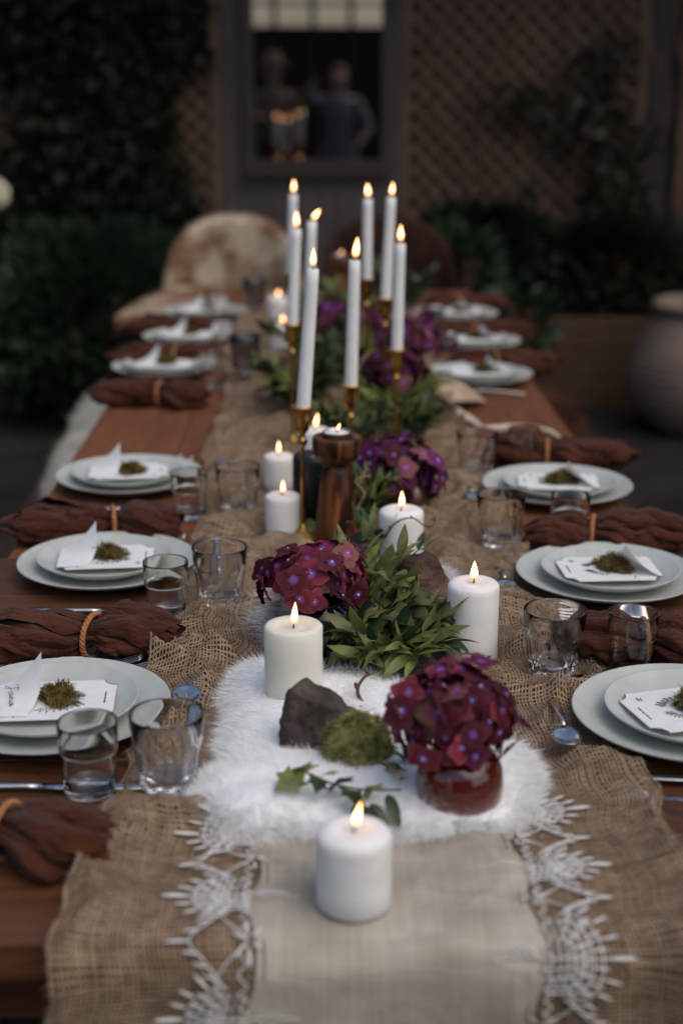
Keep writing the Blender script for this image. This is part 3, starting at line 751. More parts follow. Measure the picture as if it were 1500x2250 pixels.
for sgn in (-1, 1):
    bag = []
    for k in range(5):
        s0 = (1.252 if sgn < 0 else 1.296) - k * PER
        if s0 < .80: break
        # dense palmette: checks, net of cords and a crown of petals
        for i in range(6):
            u = .004 + i * .0065
            cord_at(sgn, [(u, -.026), (u + .004, -.012), (u + .006, 0)], s0, .0008, bag)
            cord_at(sgn, [(u, .026), (u + .004, .012), (u + .006, 0)], s0, .0007, bag)
        for i in range(5):
            v = -.024 + i * .006
            cord_at(sgn, [(.002, v), (.022, v + .001), (.040, v + .003)], s0, .0008, bag)
        for i in range(7):
            a = R(-66 + i * 22); r0, r1 = .012, .046
            cord_at(sgn, [(.012 + r0 * math.cos(a), r0 * math.sin(a) * .8), (.012 + r1 * math.cos(a), r1 * math.sin(a) * .75)], s0, .0007, bag)
        for rr in (.018, .026, .034, .042):
            cord_at(sgn, [(.012 + rr * math.cos(R(b_)), rr * math.sin(R(b_)) * .78) for b_ in range(-70, 71, 20)], s0, .0007, bag)
        for i in range(7):
            a = R(-60 + 20 * i); L = .017 if i != 3 else .028
            petal_at(sgn, .012 + .044 * math.cos(a), .044 * math.sin(a) * .75, s0, a * .55, L)
        for i in range(6):
            a = R(-50 + 20 * i); petal_at(sgn, .012 + .032 * math.cos(a), .034 * math.sin(a) * .75, s0, a * .6, .015)
        for i in range(5):
            a = R(-40 + 20 * i); petal_at(sgn, .010 + .020 * math.cos(a), .026 * math.sin(a) * .75, s0, a * .6, .012)
        # open fan of bright petals
        c = -PER / 2
        for i in range(-3, 4):
            u0 = .052 - .0085 * abs(i); L = .022 if i == 0 else .017 - .0012 * abs(i)
            petal_at(sgn, u0, c + i * .0072, s0, R(-14 * i / 3.0), L)
            if i in (-3, 3): petal_at(sgn, u0 - .008, c + i * .0072 + (.006 if i > 0 else -.006), s0, R(-30 * i / 3.0), .012)
        cord_at(sgn, [(.022, c - .026), (.038, c - .012), (.053, c), (.038, c + .012), (.022, c + .026)], s0, .0008, bag)
        # arched cords from the seam flower to the palmettes
        cord_at(sgn, [(.003, c + .002), (.020, c + .012), (.030, c + .024), (.018, c + .034)], s0, .0007, bag)
        cord_at(sgn, [(.003, c - .002), (.020, c - .012), (.030, c - .024), (.018, c - .034)], s0, .0007, bag)
        # little flower on the seam and inner sprig over the linen
        for i in range(6):
            a = R(60 * i + 20); petal_at(sgn, .002 + .003 * math.cos(a), c + .003 * math.sin(a), s0, a, .012)
        for i in range(5):
            for sg2 in (-1, 1):
                petal_at(sgn, -.004 - i * .006, sg2 * .002, s0 - .0, math.pi - sg2 * .7, .011 - i * .0012)
        cord_at(sgn, [(.002, 0), (-.018, .002), (-.042, -.002)], s0, .0007, bag)
        for j in range(-4, 5):
            cord_at(sgn, [(.002, j * PER / 9 - .006), (.010, j * PER / 9), (.002, j * PER / 9 + .006)], s0, .0007, bag)
    o = link('lace_cord', mesh('lace_cord', *join(*bag), M['lace']), ln); o['kind'] = 'stuff'

# ------------------------------------------------------------------ pelts on the table
furpoly = ragged([at(*p)[:2] for p in [(588, 1462), (515, 1482), (492, 1535), (505, 1590), (482, 1640), (488, 1690), (440, 1712), (428, 1765), (462, 1800), (500, 1845), (575, 1862), (650, 1850), (760, 1852), (880, 1850), (1000, 1842), (1105, 1838), (1150, 1800), (1188, 1722), (1165, 1672), (1110, 1640), (1085, 1600), (1000, 1560), (900, 1520), (760, 1480), (680, 1475)]], 4, .004, 5)
pelt('sheepskin', 'thick white fur pelt lying under the front candles and flowers', furpoly, .004, .020, 150000, .016, M['white_fur'], M['white_hide'], 41, .00027, surf=lambda x, y: TZ + wrinkle(x, y) * .5, inner=.42)
greypoly = ragged([at(*p)[:2] for p in [(590, 1310), (560, 1350), (552, 1395), (600, 1420), (620, 1470), (690, 1505), (800, 1500), (900, 1470), (985, 1400), (1000, 1320), (985, 1275), (900, 1260), (760, 1270), (650, 1290)]], 4, .004, 6)
gp = pelt('rabbit_pelt', 'grey rabbit pelt with white edges behind the cream candle', greypoly, .005, .014, 26000, .022, M['grey_fur'], M['grey_fur'], 42, .0004, surf=lambda x, y: TZ + wrinkle(x, y) * .5)
def white_edges():
    m = M['grey_fur']; t = m.node_tree; b = t.nodes['Principled BSDF']
    lk = b.inputs['Base Color'].links[0].from_socket
    at_ = t.nodes.new('ShaderNodeAttribute'); at_.attribute_name = 'pale'
    mx = t.nodes.new('ShaderNodeMix'); mx.data_type = 'RGBA'; mx.inputs['B'].default_value = (.78, .77, .76, 1)
    t.links.new(at_.outputs['Fac'], mx.inputs['Factor']); t.links.new(lk, mx.inputs['A']); t.links.new(mx.outputs['Result'], b.inputs['Base Color'])
    for ch in gp.children:
        me = ch.data; co = np.empty(len(me.vertices) * 3, np.float32); me.vertices.foreach_get('co', co); co = co.reshape(-1, 3)
        d, _, _ = edge_dist(co[:, 0], co[:, 1], greypoly)
        f = np.clip(1.2 - d / .028, 0, 1) * ((co[:, 0] < -.035) | (co[:, 0] > .165)) * (vnoise(co[:, 0] * 30, co[:, 1] * 30, 3) * .5 + .6)
        a = me.attributes.new('pale', 'FLOAT', 'POINT'); a.data.foreach_set('value', np.clip(f, 0, 1).astype(np.float32))
white_edges()

# ================================================================== CANDLES
def flame_mesh(h, w_):
    prof = []
    for i in range(15):
        t = i / 14
        r = w_ * (math.sin(math.pi * min(1, t ** .62)) ** .85) * (1 - .25 * t) if 0 < t < 1 else .0001
        prof.append((max(r, .0001), h * t))
    return mesh('flame', *lathe(prof, 14), M['flame'])
FLM = flame_mesh(1.0, .165)
def add_flame(parent, z, h, lean=(0, 0), x=0, y=0):
    wk = link('wick', mesh('wick', *tube(spline([(0, 0, -.002), (.0004, 0, .004), (.0012 + lean[0] * .004, lean[1] * .003, .0085)], 4), [.0011] * 8 + [.0007], 6), M['wick']), parent, (x, y, z))
    fl = link('flame', FLM, parent, (x + .0006, y, z + .0045), (lean[1] * -.4, lean[0] * .55, random.uniform(0, 6)), (h * random.uniform(.85, 1.15), h * 1.0, h * random.uniform(.85, 1.12)))
    fl.rotation_euler = (-lean[1] * .5, lean[0] * .6, 0)
def pillar(label, p, r, h, m='wax', flat=False, fh=.026, lean=(0, 0), group='lit pillar candles along the table'):
    t = thing('pillar_candle', label, 'candle', p, random.uniform(0, 6), group)
    t.rotation_euler = (0, 0, 0)
    s = random.random() * 10
    if flat:
        prof = [(.001, 0), (r - .003, 0), (r, .003), (r, h * .3), (r, h * .6), (r, h - .003), (r - .002, h - .0008), (r - .004, h), (r * .62, h - .001), (r * .55, h - .004), (r * .45, h - .0055), (r * .2, h - .005), (.001, h - .005)]
        ztop = h - .005
    else:
        b = r * .38
        prof = [(.001, 0), (r - .003, 0), (r, .003), (r, h * .3), (r, h * .6), (r, h - b)]
        prof += [(r - b + b * math.cos(R(a)), h - b * .62 + b * .62 * math.sin(R(a))) for a in (15, 32, 50, 68, 84)]
        prof += [(r * .48, h + .0002), (r * .36, h - .0022), (r * .22, h - .0034), (.001, h - .0036)]
        prof = [q if i < 5 else q for i, q in enumerate(prof)]
        ztop = h - .0034
    def rm(i, a): return 1 + .008 * math.sin(2 * a + s) + .005 * math.sin(5 * a + s * 2 + i) + (.06 * math.sin(3 * a + s) if i > 10 else 0)
    link('wax', mesh('wax', *lathe(prof, 48, rm), M[m]), t)
    add_flame(t, ztop, fh, lean)
    return t
def up(p, z): return Vector((p.x, p.y, z))
pillar('short white pillar candle nearest the camera on the lace runner', P_pil['front'] + Vector((0, 0, .005)), .0335, .076, fh=.026, lean=(.35, 0))
pc = at(646, 1532, TZ + .012)
pillar('translucent cream pillar candle with flat top on the white fur', pc, .0345, .094, 'cream_wax', True, .030, lean=(.12, 0))
pillar('tallest white pillar candle, right of the big stone', P_pil['right'], .0330, .108, fh=.029)
pillar('white pillar candle behind the stone with a twig across it', P_pil['mid'], .0345, .088, fh=.028)
pillar('white pillar candle left of the brass stem, front one of two', P_pil['c622'], .0290, .072, fh=.024)
pillar('white pillar candle left of the black candle, rear one of two', P_pil['c613'], .0275, .066, fh=.024)
pillar('black pillar candle behind the turned wooden holder', P_pil['black'], .0375, .122, 'black_wax', fh=.030)
pillar('white pillar candle peeping out behind the wooden tealight holder', at(692, 1052, TZ + .004), .029, .098, fh=.028, lean=(.3, 0))
pillar('white pillar candle far left of the flower row, front one', at(622, 778, TZ + .004), .034, .085, fh=.024)
pillar('white pillar candle far left of the flower row, rear one', at(612, 712, TZ + .004), .034, .085, fh=.024)

# ---- tapers on brass stems
def taper(label, cup_px, flame_px, Y, fh, lean):
    c = atY(*cup_px, Y); f = atY(*flame_px, Y)          # cup top, flame base
    t = thing('taper_candle', label, 'candle', c - Vector((0, 0, .022)), 0, 'lit white taper candles')
    d = (f - (c - Vector((0, 0, .022)))); L = d.length
    n = 12
    P = [d * (i / n) for i in range(n + 1)]
    rad = [.0116 - .0016 * (i / n) for i in range(n + 1)]; rad[-1] *= .96
    P += [d * 1.004, d * 1.003, d * .998]; rad += [.0080, .0050, .0010]
    link('wax', mesh('wax', *tube(P, rad, 24), M['wax']), t)
    add_flame(t, d.z * .999, fh * .88, lean, d.x, d.y)
    b = thing('brass_candlestick', label.replace('white taper candle', 'slender brass candlestick').replace('burning', 'standing'), 'candlestick', (c.x, c.y, TZ + .004), 0, 'slender brass candlesticks')
    H = c.z - TZ - .004
    base = [(.001, 0), (.036, 0), (.037, .003), (.032, .006), (.016, .011), (.006, .018), (.0035, .024)]
    link('base', mesh('base', *lathe(base, 32), M['brass']), b)
    link('stem', mesh('stem', *lathe([(.0034, .023), (.0034, H - .062)], 16), M['brass']), b)
    k = H - .062
    link('knop', mesh('knop', *lathe([(.0034, k - .004), (.0065, k - .001), (.0085, k + .004), (.0065, k + .009), (.004, k + .013), (.0045, k + .017), (.009, k + .022)], 24), M['brass']), b)
    link('cup', mesh('cup', *lathe([(.004, k + .019), (.0105, k + .024), (.0125, k + .032), (.0125, k + .046), (.0155, k + .056), (.0195, k + .061), (.0200, k + .063), (.0150, k + .0625), (.0118, k + .054), (.0116, k + .036), (.001, k + .036)], 32), M['brass']), b)
TAP = [((664, 893), (687, 592), 2.23, .034, (.05, 0), 'white taper candle burning nearest the camera above the wooden holder'),
       ((770, 846), (779, 573), 2.47, .042, (.2, 0), 'white taper candle burning just right of the wooden tealight holder'),
       ((871, 767), (879, 536), 2.73, .034, (0, 0), 'white taper candle burning rightmost in the row, lower flame'),
       ((805, 612), (808, 437), 3.10, .034, (-.1, 0), 'white taper candle burning at the back, tall, left of the right pair'),
       ((846, 655), (859, 434), 2.97, .030, (.2, 0), 'white taper candle burning at the back, tall, right of the right pair'),
       ((641, 712), (651, 504), 2.85, .032, (0, 0), 'white taper candle burning left of the row in front of the tallest'),
       ((676, 705), (685, 487), 2.92, .034, (1.1, 0), 'white taper candle burning with flame blown to the right'),
       ((640, 600), (644, 428), 3.25, .030, (.1, 0), 'white taper candle burning at the back, tall, leftmost')]
for c, f, Y, fh, le, lb in TAP: taper(lb, c, f, Y, fh, le)

# ---- turned wooden tealight holders
def holder(label, p, H, s=1.0):
    t = thing('tealight_holder', label, 'candle holder', p, R(20))
    h = H
    prof = [(.001, 0), (.037 * s, 0), (.0385 * s, .004), (.0375 * s, .012), (.034 * s, h * .2), (.030 * s, h * .4), (.027 * s, h * .58), (.0235 * s, h * .68), (.0225 * s, h * .70), (.0205 * s, h * .72), (.0205 * s, h * .745),
            (.026 * s, h * .775), (.0345 * s, h * .805), (.0388 * s, h * .86), (.0398 * s, h * .93), (.0392 * s, h * .985), (.0375 * s, h), (.0235 * s, h), (.0235 * s, h - .006), (.001, h - .006)]
    link('body', mesh('body', *lathe(prof, 48), M['turned_wood']), t)
    a = R(-72)
    link('crack', mesh('crack', *tube([(math.cos(a) * .0365 * s, math.sin(a) * .0365 * s, h * .825), (math.cos(a + .03) * .0394 * s, math.sin(a + .03) * .0394 * s, h * .9), (math.cos(a) * .0392 * s, math.sin(a) * .0392 * s, h * .985)], .0006, 5), M['wick']), t)
    q = thing('tealight', 'silver cupped tealight burning on ' + label, 'candle', Vector(p) + Vector((0, 0, h - .0055)), 0, 'tealights on the wooden holders')
    link('cup', mesh('cup', *lathe([(.001, 0), (.0215, 0), (.0222, .001), (.0222, .0125), (.0229, .0135), (.0215, .0135), (.0213, .011)], 40), M['tin']), q)
    link('wax', mesh('wax', *lathe([(.0212, .0105), (.015, .0103), (.004, .011), (.001, .011)], 32), M['wax']), q)
    add_flame(q, .0105, .013, (.6, 0))
holder('the tall turned wooden holder in the middle of the table', P_wood, .178)
holder('the far reddish wooden holder near the table end', at(748, 712, TZ + .004) , .205, .9)
tl = thing('tealight', 'small tealight glowing low among the far flowers', 'candle', at(803, 690, TZ + .02))
link('cup', mesh('cup', *lathe([(.001, 0), (.0215, 0), (.0222, .001), (.0222, .0125), (.0215, .0135), (.0213, .011), (.001, .0105)], 32), M['tin']), tl)
add_flame(tl, .0105, .022)

# ================================================================== GLASSES
NF = 10
def facet(a):
    s = math.pi / NF
    b = ((a + s) % (2 * s)) - s
    return math.cos(s) / math.cos(b)
def tumbler_mesh():
    n = 100
    outer = [(.001, .0008, 0), (.024, .0, .0), (.0275, .0006, .6), (.0292, .004, 1), (.0325, .03, 1), (.0352, .051, 1), (.0360, .0535, .8), (.0375, .0555, 0), (.0383, .062, 0), (.0400, .078, 0), (.0406, .0855, 0), (.0404, .0872, 0), (.0396, .0880, 0), (.0388, .0872, 0)]
    inner = [(.0380, .0855, 0), (.0355, .062, 0), (.0330, .052, 0.1), (.0300, .030, .2), (.0272, .0185, .5), (.0245, .0155, .6), (.018, .0140, .3), (.001, .0150, 0)]
    P = outer + inner
    V, Fc = lathe([(r, z) for r, z, f in P], n, lambda i, a: 1 + P[i][2] * (facet(a) / math.cos(math.pi / NF) - 1) * 1.35 if P[i][2] else 1)
    return mesh('tumbler', V, Fc, M['clear_glass'])
def small_mesh():
    P = [(.001, .0006), (.026, 0), (.0278, .001), (.0286, .005), (.0292, .03), (.0296, .047), (.0302, .0488), (.0316, .0502), (.0322, .052), (.0324, .066), (.0327, .081), (.0326, .0826), (.0320, .0832), (.0313, .0826),
         (.0308, .081), (.0304, .066), (.0300, .052), (.0283, .048), (.0275, .030), (.0268, .011), (.0245, .0078), (.015, .007), (.001, .0072)]
    return mesh('small_glass', *lathe(P, 64), M['clear_glass'])
def goblet_mesh():
    P = [(.001, .0), (.034, .0), (.035, .002), (.022, .005), (.008, .009), (.005, .016), (.0052, .030), (.010, .036), (.026, .042), (.034, .050), (.037, .065), (.0385, .105), (.039, .125), (.0375, .1255), (.037, .105), (.0355, .066), (.031, .052), (.02, .045), (.001, .043)]
    return mesh('goblet', *lathe(P, 48), M['smoke_glass'])
TUM, SML, GOB = tumbler_mesh(), small_mesh(), goblet_mesh()
tl_ = ['clear faceted tumbler nearest on the left, beside the white fur', 'clear faceted tumbler second on the left, beside the rolled burlap', 'clear faceted tumbler third on the left, beside the white candles',
       'clear faceted tumbler nearest on the right, beside the tallest pillar candle', 'clear faceted tumbler second on the right, behind the second plate', 'clear faceted tumbler third on the right, behind the third plate']
sl_ = ['small ringed straight glass nearest on the left, behind the napkin', 'small ringed straight glass second on the left, over the plate rim', 'small ringed straight glass third on the left, over the plate rim',
       'small ringed straight glass nearest on the right, before a napkin', 'small ringed straight glass second on the right, before a napkin', 'small ringed straight glass third on the right, before a napkin']
for i, p in enumerate(P_tum):
    o = link('faceted_tumbler', TUM, None, p, (0, 0, .3 * i + .1), .98); tag(o, tl_[i], 'glass', 'faceted tumblers')
for i, p in enumerate(P_sml):
    o = link('small_glass', SML, None, p if i not in (0, 3, 4, 5) else up(p, TZ + .004), (0, 0, .4 * i), .97); tag(o, sl_[i], 'glass', 'small ringed glasses')
for i, (px, lb) in enumerate([((540, 846), 'smoky stemmed goblet on the far left half of the burlap, nearer one'), ((560, 700), 'smoky stemmed goblet on the far left half of the burlap, farther one'), ((905, 690), 'smoky stemmed goblet far right behind the flower row')]):
    o = link('goblet', GOB, None, at(*px, TZ + .006), (0, 0, 0), 1.0); tag(o, lb, 'glass', 'smoky goblets')
for i, (px, lb) in enumerate([((468, 850), 'small ringed straight glass far left beside the fourth plate'), ((492, 775), 'small ringed straight glass far left beside the fifth plate'), ((480, 712), 'small ringed straight glass far left beside the sixth plate'),
                              ((975, 800), 'small ringed straight glass far right beside the fifth plate'), ((952, 735), 'small ringed straight glass far right beside the sixth plate')]):
    o = link('small_glass', SML, None, at(*px, TZ + .006)); tag(o, lb, 'glass', 'small ringed glasses')

# ================================================================== PLACE SETTINGS
def plate_mesh(r):
    k = r / .135
    P = [(.001, .004), (.075 * k, .004), (.078 * k, .0), (.083 * k, .0), (.086 * k, .004), (.105 * k, .0085), (.125 * k, .0155), (.1335 * k, .0205), (.135 * k, .0222), (.1345 * k, .0232), (.133 * k, .0228), (.124 * k, .0180), (.118 * k, .0165), (.104 * k, .0115), (.088 * k, .0078), (.06 * k, .0066), (.001, .0064)]
    return mesh('plate', *lathe(P, 72), M['plate'])
PL_B, PL_S = plate_mesh(.135), plate_mesh(.102)

def card_meshes():
    # local frame: text runs along +x, top of the card +y; size .105 x .145
    hx, hy = .054, .072
    c = .015
    out = []
    for sx, sy in ((1, 1), (-1, 1), (-1, -1), (1, -1)):
        A = (sx * hx, sy * (hy - c)); B = (sx * (hx - c), sy * hy); mid = (sx * (hx - c * .68), sy * (hy - c * .68))
        q = [A, mid, B] if sx * sy > 0 else [B, mid, A]
        out += q
    out = [(x + .0006 * math.sin(i * 5), y + .0006 * math.cos(i * 7), 0) for i, (x, y) in enumerate(out)]
    n = len(out)
    V = [(x, y, .0008) for x, y, _ in out] + [(x, y, 0) for x, y, _ in out]
    Fc = [tuple(range(n)), tuple(range(2 * n - 1, n - 1, -1))] + [(i, n + i, n + (i + 1) % n, (i + 1) % n) for i in range(n)]
    card = mesh('sheet', V, Fc, M['card'], False)
    # scorched edges at the corners
    bag = []
    for j in range(4):
        a, m_, b = [Vector(out[3 * j + q]) + Vector((0, 0, .0005)) for q in range(3)]
        bag.append(tube(spline([a, m_, b], 4), .0008, 5))
    char = mesh('scorched_edge', *join(*bag), M['char'])
    # inked outline drawing: wandering coast-like line round the moss
    r = random.Random(5); bag = []
    for (a0, a1, rx, ry) in ((-.5, 1.25, .040, .050), (1.7, 3.0, .040, .046), (3.5, 5.4, .040, .048)):
        pts = []
        k = 34
        for i in range(k):
            a = a0 + (a1 - a0) * i / k
            f = 1 + .16 * math.sin(i * 1.7) + .1 * math.sin(i * 3.1 + 1) + r.uniform(-.06, .06)
            pts.append((rx * .72 * f * math.cos(a), ry * .72 * f * math.sin(a), .0012))
        bag.append(tube(spline(pts, 3), .00035, 4))
    ink = mesh('ink_drawing', *join(*bag), M['ink'])
    # small print: rows of strokes too small to read
    bag = []
    def row(x, y, w_, ang):
        k = int(w_ / .0011)
        for i in range(k):
            if r.random() < .12: continue
            h = r.choice((.0011, .0011, .0017)); q = Matrix.Translation((x, y, .0011)) @ Matrix.Rotation(ang, 4, 'Z')
            bag.append(xf(box(i * .0011, i * .0011 + .00055, -.0004, h, 0, .0003), q))
    row(-.018, .060, .034, 0); row(.030, .050, .010, 0); row(.030, .0465, .008, 0); row(.036, -.040, .010, 0); row(.036, -.0435, .008, 0); row(-.046, -.030, .009, 0)
    pr = mesh('small_print', *join(*bag), M['ink'], False)
    # curled name slip
    V = []; nu, nv = 14, 10
    for j in range(nv):
        for i in range(nu):
            u = i / (nu - 1); v = j / (nv - 1)
            x = -.044 + .090 * u; y = -.070 + .052 * v * (1 - .25 * abs(u - .5))
            lift = .026 * max(0, (1 - u) - .25) ** 1.3 * v ** 1.6 * 1.9 + .012 * v * v * (1 - u)
            V.append((x + .010 * v * (1 - u), y + .010 * v * (1 - u), .0022 + lift))
    Fc = [(j * nu + i, j * nu + i + 1, (j + 1) * nu + i + 1, (j + 1) * nu + i) for j in range(nv - 1) for i in range(nu - 1)]
    slip = mesh('name_slip', V, Fc, M['card'])
    return card, char, ink, pr, slip
CARD = card_meshes()
# handwritten name on the nearest left card
def script_name():
    J = [(0, .010), (.006, .011), (.011, .0105), (.007, .010), (.005, .002), (.003, -.004), (-.001, -.003), (.004, .001), (.010, .003)]
    a = lambda x: [(x + .004, .004), (x, .003), (x - .001, 0), (x + .003, .0005), (x + .005, .004), (x + .005, 0), (x + .008, .0015)]
    nn = [(.022, .004), (.022, 0), (.0235, .0035), (.026, .004), (.027, 0), (.029, .0015)]
    return mesh('handwriting', *join(*[tube(spline([(x, y, 0) for x, y in q], 4), .0004, 4) for q in (J, a(.013), nn, a(.031))]), M['ink'])
def moss_mesh(n, rad, hgt, seed, m, L=.010):
    r = np.random.default_rng(seed)
    v = r.normal(size=(n, 3)); v[:, 2] = np.abs(v[:, 2]); v /= np.linalg.norm(v, axis=1, keepdims=True)
    lump = .72 + .5 * vnoise(v[:, 0] * 3 + 7, v[:, 1] * 3 + 3, seed)
    P = v * np.array([rad[0], rad[1], hgt]) * lump[:, None] * r.uniform(.75, 1, (n, 1))
    return fur_mesh('sprigs', m, P, v + r.normal(size=(n, 3)) * .55, L, .0008, .6, seed)
def lump_mesh(name, rad, seed, amp, m, n=(28, 18), fl=.0, jag=0.0):
    V = []; nu, nv = n
    for j in range(nv + 1):
        th = math.pi * j / nv
        for i in range(nu):
            ph = 2 * math.pi * i / nu
            d = Vector((math.sin(th) * math.cos(ph), math.sin(th) * math.sin(ph), math.cos(th)))
            f = 1 + amp * mnoise.noise(d * 1.6 + Vector((seed, 0, 0))) * 1.6 + amp * .5 * mnoise.noise(d * 4.1 + Vector((0, seed, 0)))
            if jag: f += jag * mnoise.noise(d * 9 + Vector((0, 0, seed)))
            p = Vector((d.x * rad[0], d.y * rad[1], d.z * rad[2])) * f
            p.z = max(p.z, -rad[2] * fl)
            V.append(p)
    Fc = [(j * nu + i, j * nu + (i + 1) % nu, (j + 1) * nu + (i + 1) % nu, (j + 1) * nu + i)[::-1] for j in range(nv) for i in range(nu)]
    return mesh(name, V, Fc, m)
MOSS_S = [moss_mesh(1300, (.028, .022), .019, 50 + i, M['moss_brown'], .0065) for i in range(3)]
MOSS_C = lump_mesh('core', (.020, .016, .016), 3, .25, M['moss_brown'], (16, 10), .0)
def setting(side, idx, px, ordinal, full=True):
    p = at(*px, TZ + .010); p.z = TZ + .0045
    FLATP = p
    rz = -math.pi / 2 if side < 0 else math.pi / 2
    sd_ = 'left' if side < 0 else 'right'
    o = link('dinner_plate', PL_B, None, p, (0, 0, idx)); tag(o, f'sage grey dinner plate, {ordinal} on the {sd_} side', 'plate', 'dinner plates')
    q = p + Vector((.004 * side, .0, .0072))
    o = link('side_plate', PL_S, None, q, (0, 0, idx)); tag(o, f'smaller sage plate stacked on the {ordinal} dinner plate on the {sd_}', 'plate', 'stacked smaller plates')
    cp = q + Vector((.002 * -side, .002, .0225))
    cp.z = q.z + .0165
    t = thing('place_card', f'white scorched corner place card on the {ordinal} plate on the {sd_}', 'place card', cp, rz + random.uniform(-.12, .12) + (.28 if (side > 0 and idx == 0) else 0), 'place cards on the plates')
    link('sheet', CARD[0], t)
    if full:
        for nm, me in zip(('scorched_edge', 'ink_drawing', 'small_print'), CARD[1:4]): link(nm, me, t)
    link('name_slip', CARD[4], t)
    if side < 0 and idx == 0:
        hw_ = script_name(); link('handwriting', hw_, t, (-.016, -.052, .013), (R(10), R(14), R(8)), 1.0)
    ms = thing('moss_clump', f'tuft of green brown moss on the {ordinal} place card on the {sd_}', 'moss', cp + Vector((.006, .0, .002)), idx * 1.3 + side, 'moss tufts on the place cards'); ms.scale = (random.uniform(.85, 1.25), random.uniform(.8, 1.15), random.uniform(.75, 1.15))
    link('core', MOSS_C, ms); o = link('sprigs', MOSS_S[idx % 3], ms); o['kind'] = 'stuff'
    return p
ORD = ['nearest', 'second', 'third', 'fourth', 'fifth', 'sixth']
LP = [setting(-1, i, px, ORD[i], i < 3) for i, px in enumerate(LPX)]
RP = [setting(1, i, px, ORD[i], i < 3) for i, px in enumerate(RPX)]

# ---- napkins
def napkin_mesh(seed):
    r = random.Random(seed); nu, nv = 110, 90; V = []
    L = .29
    ph = [r.uniform(0, 6.28) for _ in range(6)]
    for j in range(nv):
        t = j / (nv - 1)
        # profile: ragged open end, bulge, waist at the ring, bulge, tapered end
        base = .034 * (1 - math.exp(-t * 13)) * (1 - .12 * math.sin(t * 9)) + .007
        waist = .46 * math.exp(-((t - .60) / .075) ** 2)
        tail = max(0, (t - .80) / .20); rad = base * (1 - waist) * (1 - tail ** 2 * .62)
        tw = 3.4 * t if t < .6 else 2.04 - 3.0 * (t - .6)
        for i in range(nu):
            a = 2 * math.pi * i / nu
            w1 = mnoise.noise(Vector((math.cos(a) * 1.1, math.sin(a) * 1.1, t * 5 + seed)))
            w2 = mnoise.noise(Vector((math.cos(a) * 2.4, math.sin(a) * 2.4, t * 11 + seed + 7)))
            w3 = mnoise.noise(Vector((math.cos(a) * 5.5, math.sin(a) * 5.5, t * 26 + seed + 3)))
            near = math.exp(-abs(t - .60) / .17); phs = 6 * a + 4.0 * t + 3.0 * w1 + ph[0]
            pleat = (1 - abs(math.sin(phs))) ** 1.5 * .7 + (1 - abs(math.sin(1.83 * phs + ph[2]))) ** 1.6 * .45
            long_ = (1 - abs(math.sin(1.5 * a + 5.5 * t + 2.5 * w2 + ph[3]))) ** 2
            f = .62 + 1.0 * w1 + .45 * w2 * (1.2 - near) + .16 * w3 + .55 * pleat * (near + .25) - .25 * near + .40 * long_ * (1 - near)
            rr = rad * max(.30, .60 + .55 * f)
            y = rr * 1.22 * math.cos(a); z = rr * .86 * math.sin(a)
            cz = .030 + .004 * math.sin(t * 7 + ph[4])
            x = -L * .6 + L * t + .012 * mnoise.noise(Vector((math.cos(a) * 2, math.sin(a) * 2, seed))) * (1 - t) ** 2 * 5
            V.append((x, y + .012 * math.sin(t * 5 + ph[5]), max(.0015 + .001 * math.sin(i), cz + z)))
    Fc = [(j * nu + i, j * nu + (i + 1) % nu, (j + 1) * nu + (i + 1) % nu, (j + 1) * nu + i) for j in range(nv - 1) for i in range(nu)]
    Fc.append(tuple(range(nu))[::-1]); Fc.append(tuple((nv - 1) * nu + i for i in range(nu)))
    V = [Vector((x, y * .86, .030 + (z - .030) * .86)) for x, y, z in V]
    bag = [(V, Fc)]
    K = 15
    for k in range(K):
        a0 = 2 * math.pi * k / K + r.uniform(-.15, .15); rk = r.uniform(.88, 1.22); sp = r.uniform(.34, .52); lift = r.uniform(.02, .24); ns, nw = 46, 8
        t0 = r.uniform(0, .05); t1 = r.uniform(.95, 1.03); Vr = []
        for j in range(ns + 1):
            t = t0 + (t1 - t0) * j / ns; tc_ = min(1, t)
            base = .036 * (1 - math.exp(-(tc_ + .04) * 13)) + .006
            waist = .50 * math.exp(-((t - .60) / .085) ** 2); tail = max(0, (tc_ - .80) / .20)
            rad = base * (1 - waist) * (1 - tail ** 2 * .5); near = math.exp(-((t - .60) / .12) ** 2)
            puff = 1 + (1 - near) * (.34 * mnoise.noise(Vector((k * 3.1, t * 5, seed))) + .16 * mnoise.noise(Vector((k * 5.7, t * 13, seed + 4))))
            tw = a0 + 2.2 * (t - .6) + (1 - near) * .55 * mnoise.noise(Vector((k * 1.7, t * 4, seed + 9)))
            for i_ in range(nw + 1):
                w_ = i_ / nw * 2 - 1; a = tw + sp * w_ * (1.15 - .4 * near)
                rr = rad * rk * puff * (.80 + .26 * math.cos(w_ * 1.5) + lift * max(0, w_) ** 2 - .18 * max(0, -w_) ** 2) + .0012 * mnoise.noise(Vector((w_ * 3 + k, t * 30, seed))) * 1.5
                y = rr * 1.18 * math.cos(a); z = rr * .84 * math.sin(a)
                Vr.append((-L * .6 + L * t + .004 * math.sin(w_ * 3 + k) * (1 - near), y + .012 * math.sin(t * 5 + ph[5]), max(.0018 + .0004 * (k % 5), .030 + .004 * math.sin(t * 7 + ph[4]) + z)))
        bag.append((Vr, [(j * (nw + 1) + i_, j * (nw + 1) + i_ + 1, (j + 1) * (nw + 1) + i_ + 1, (j + 1) * (nw + 1) + i_) for j in range(ns) for i_ in range(nw)]))
    return mesh('cloth', *join(*bag), M['napkin'])
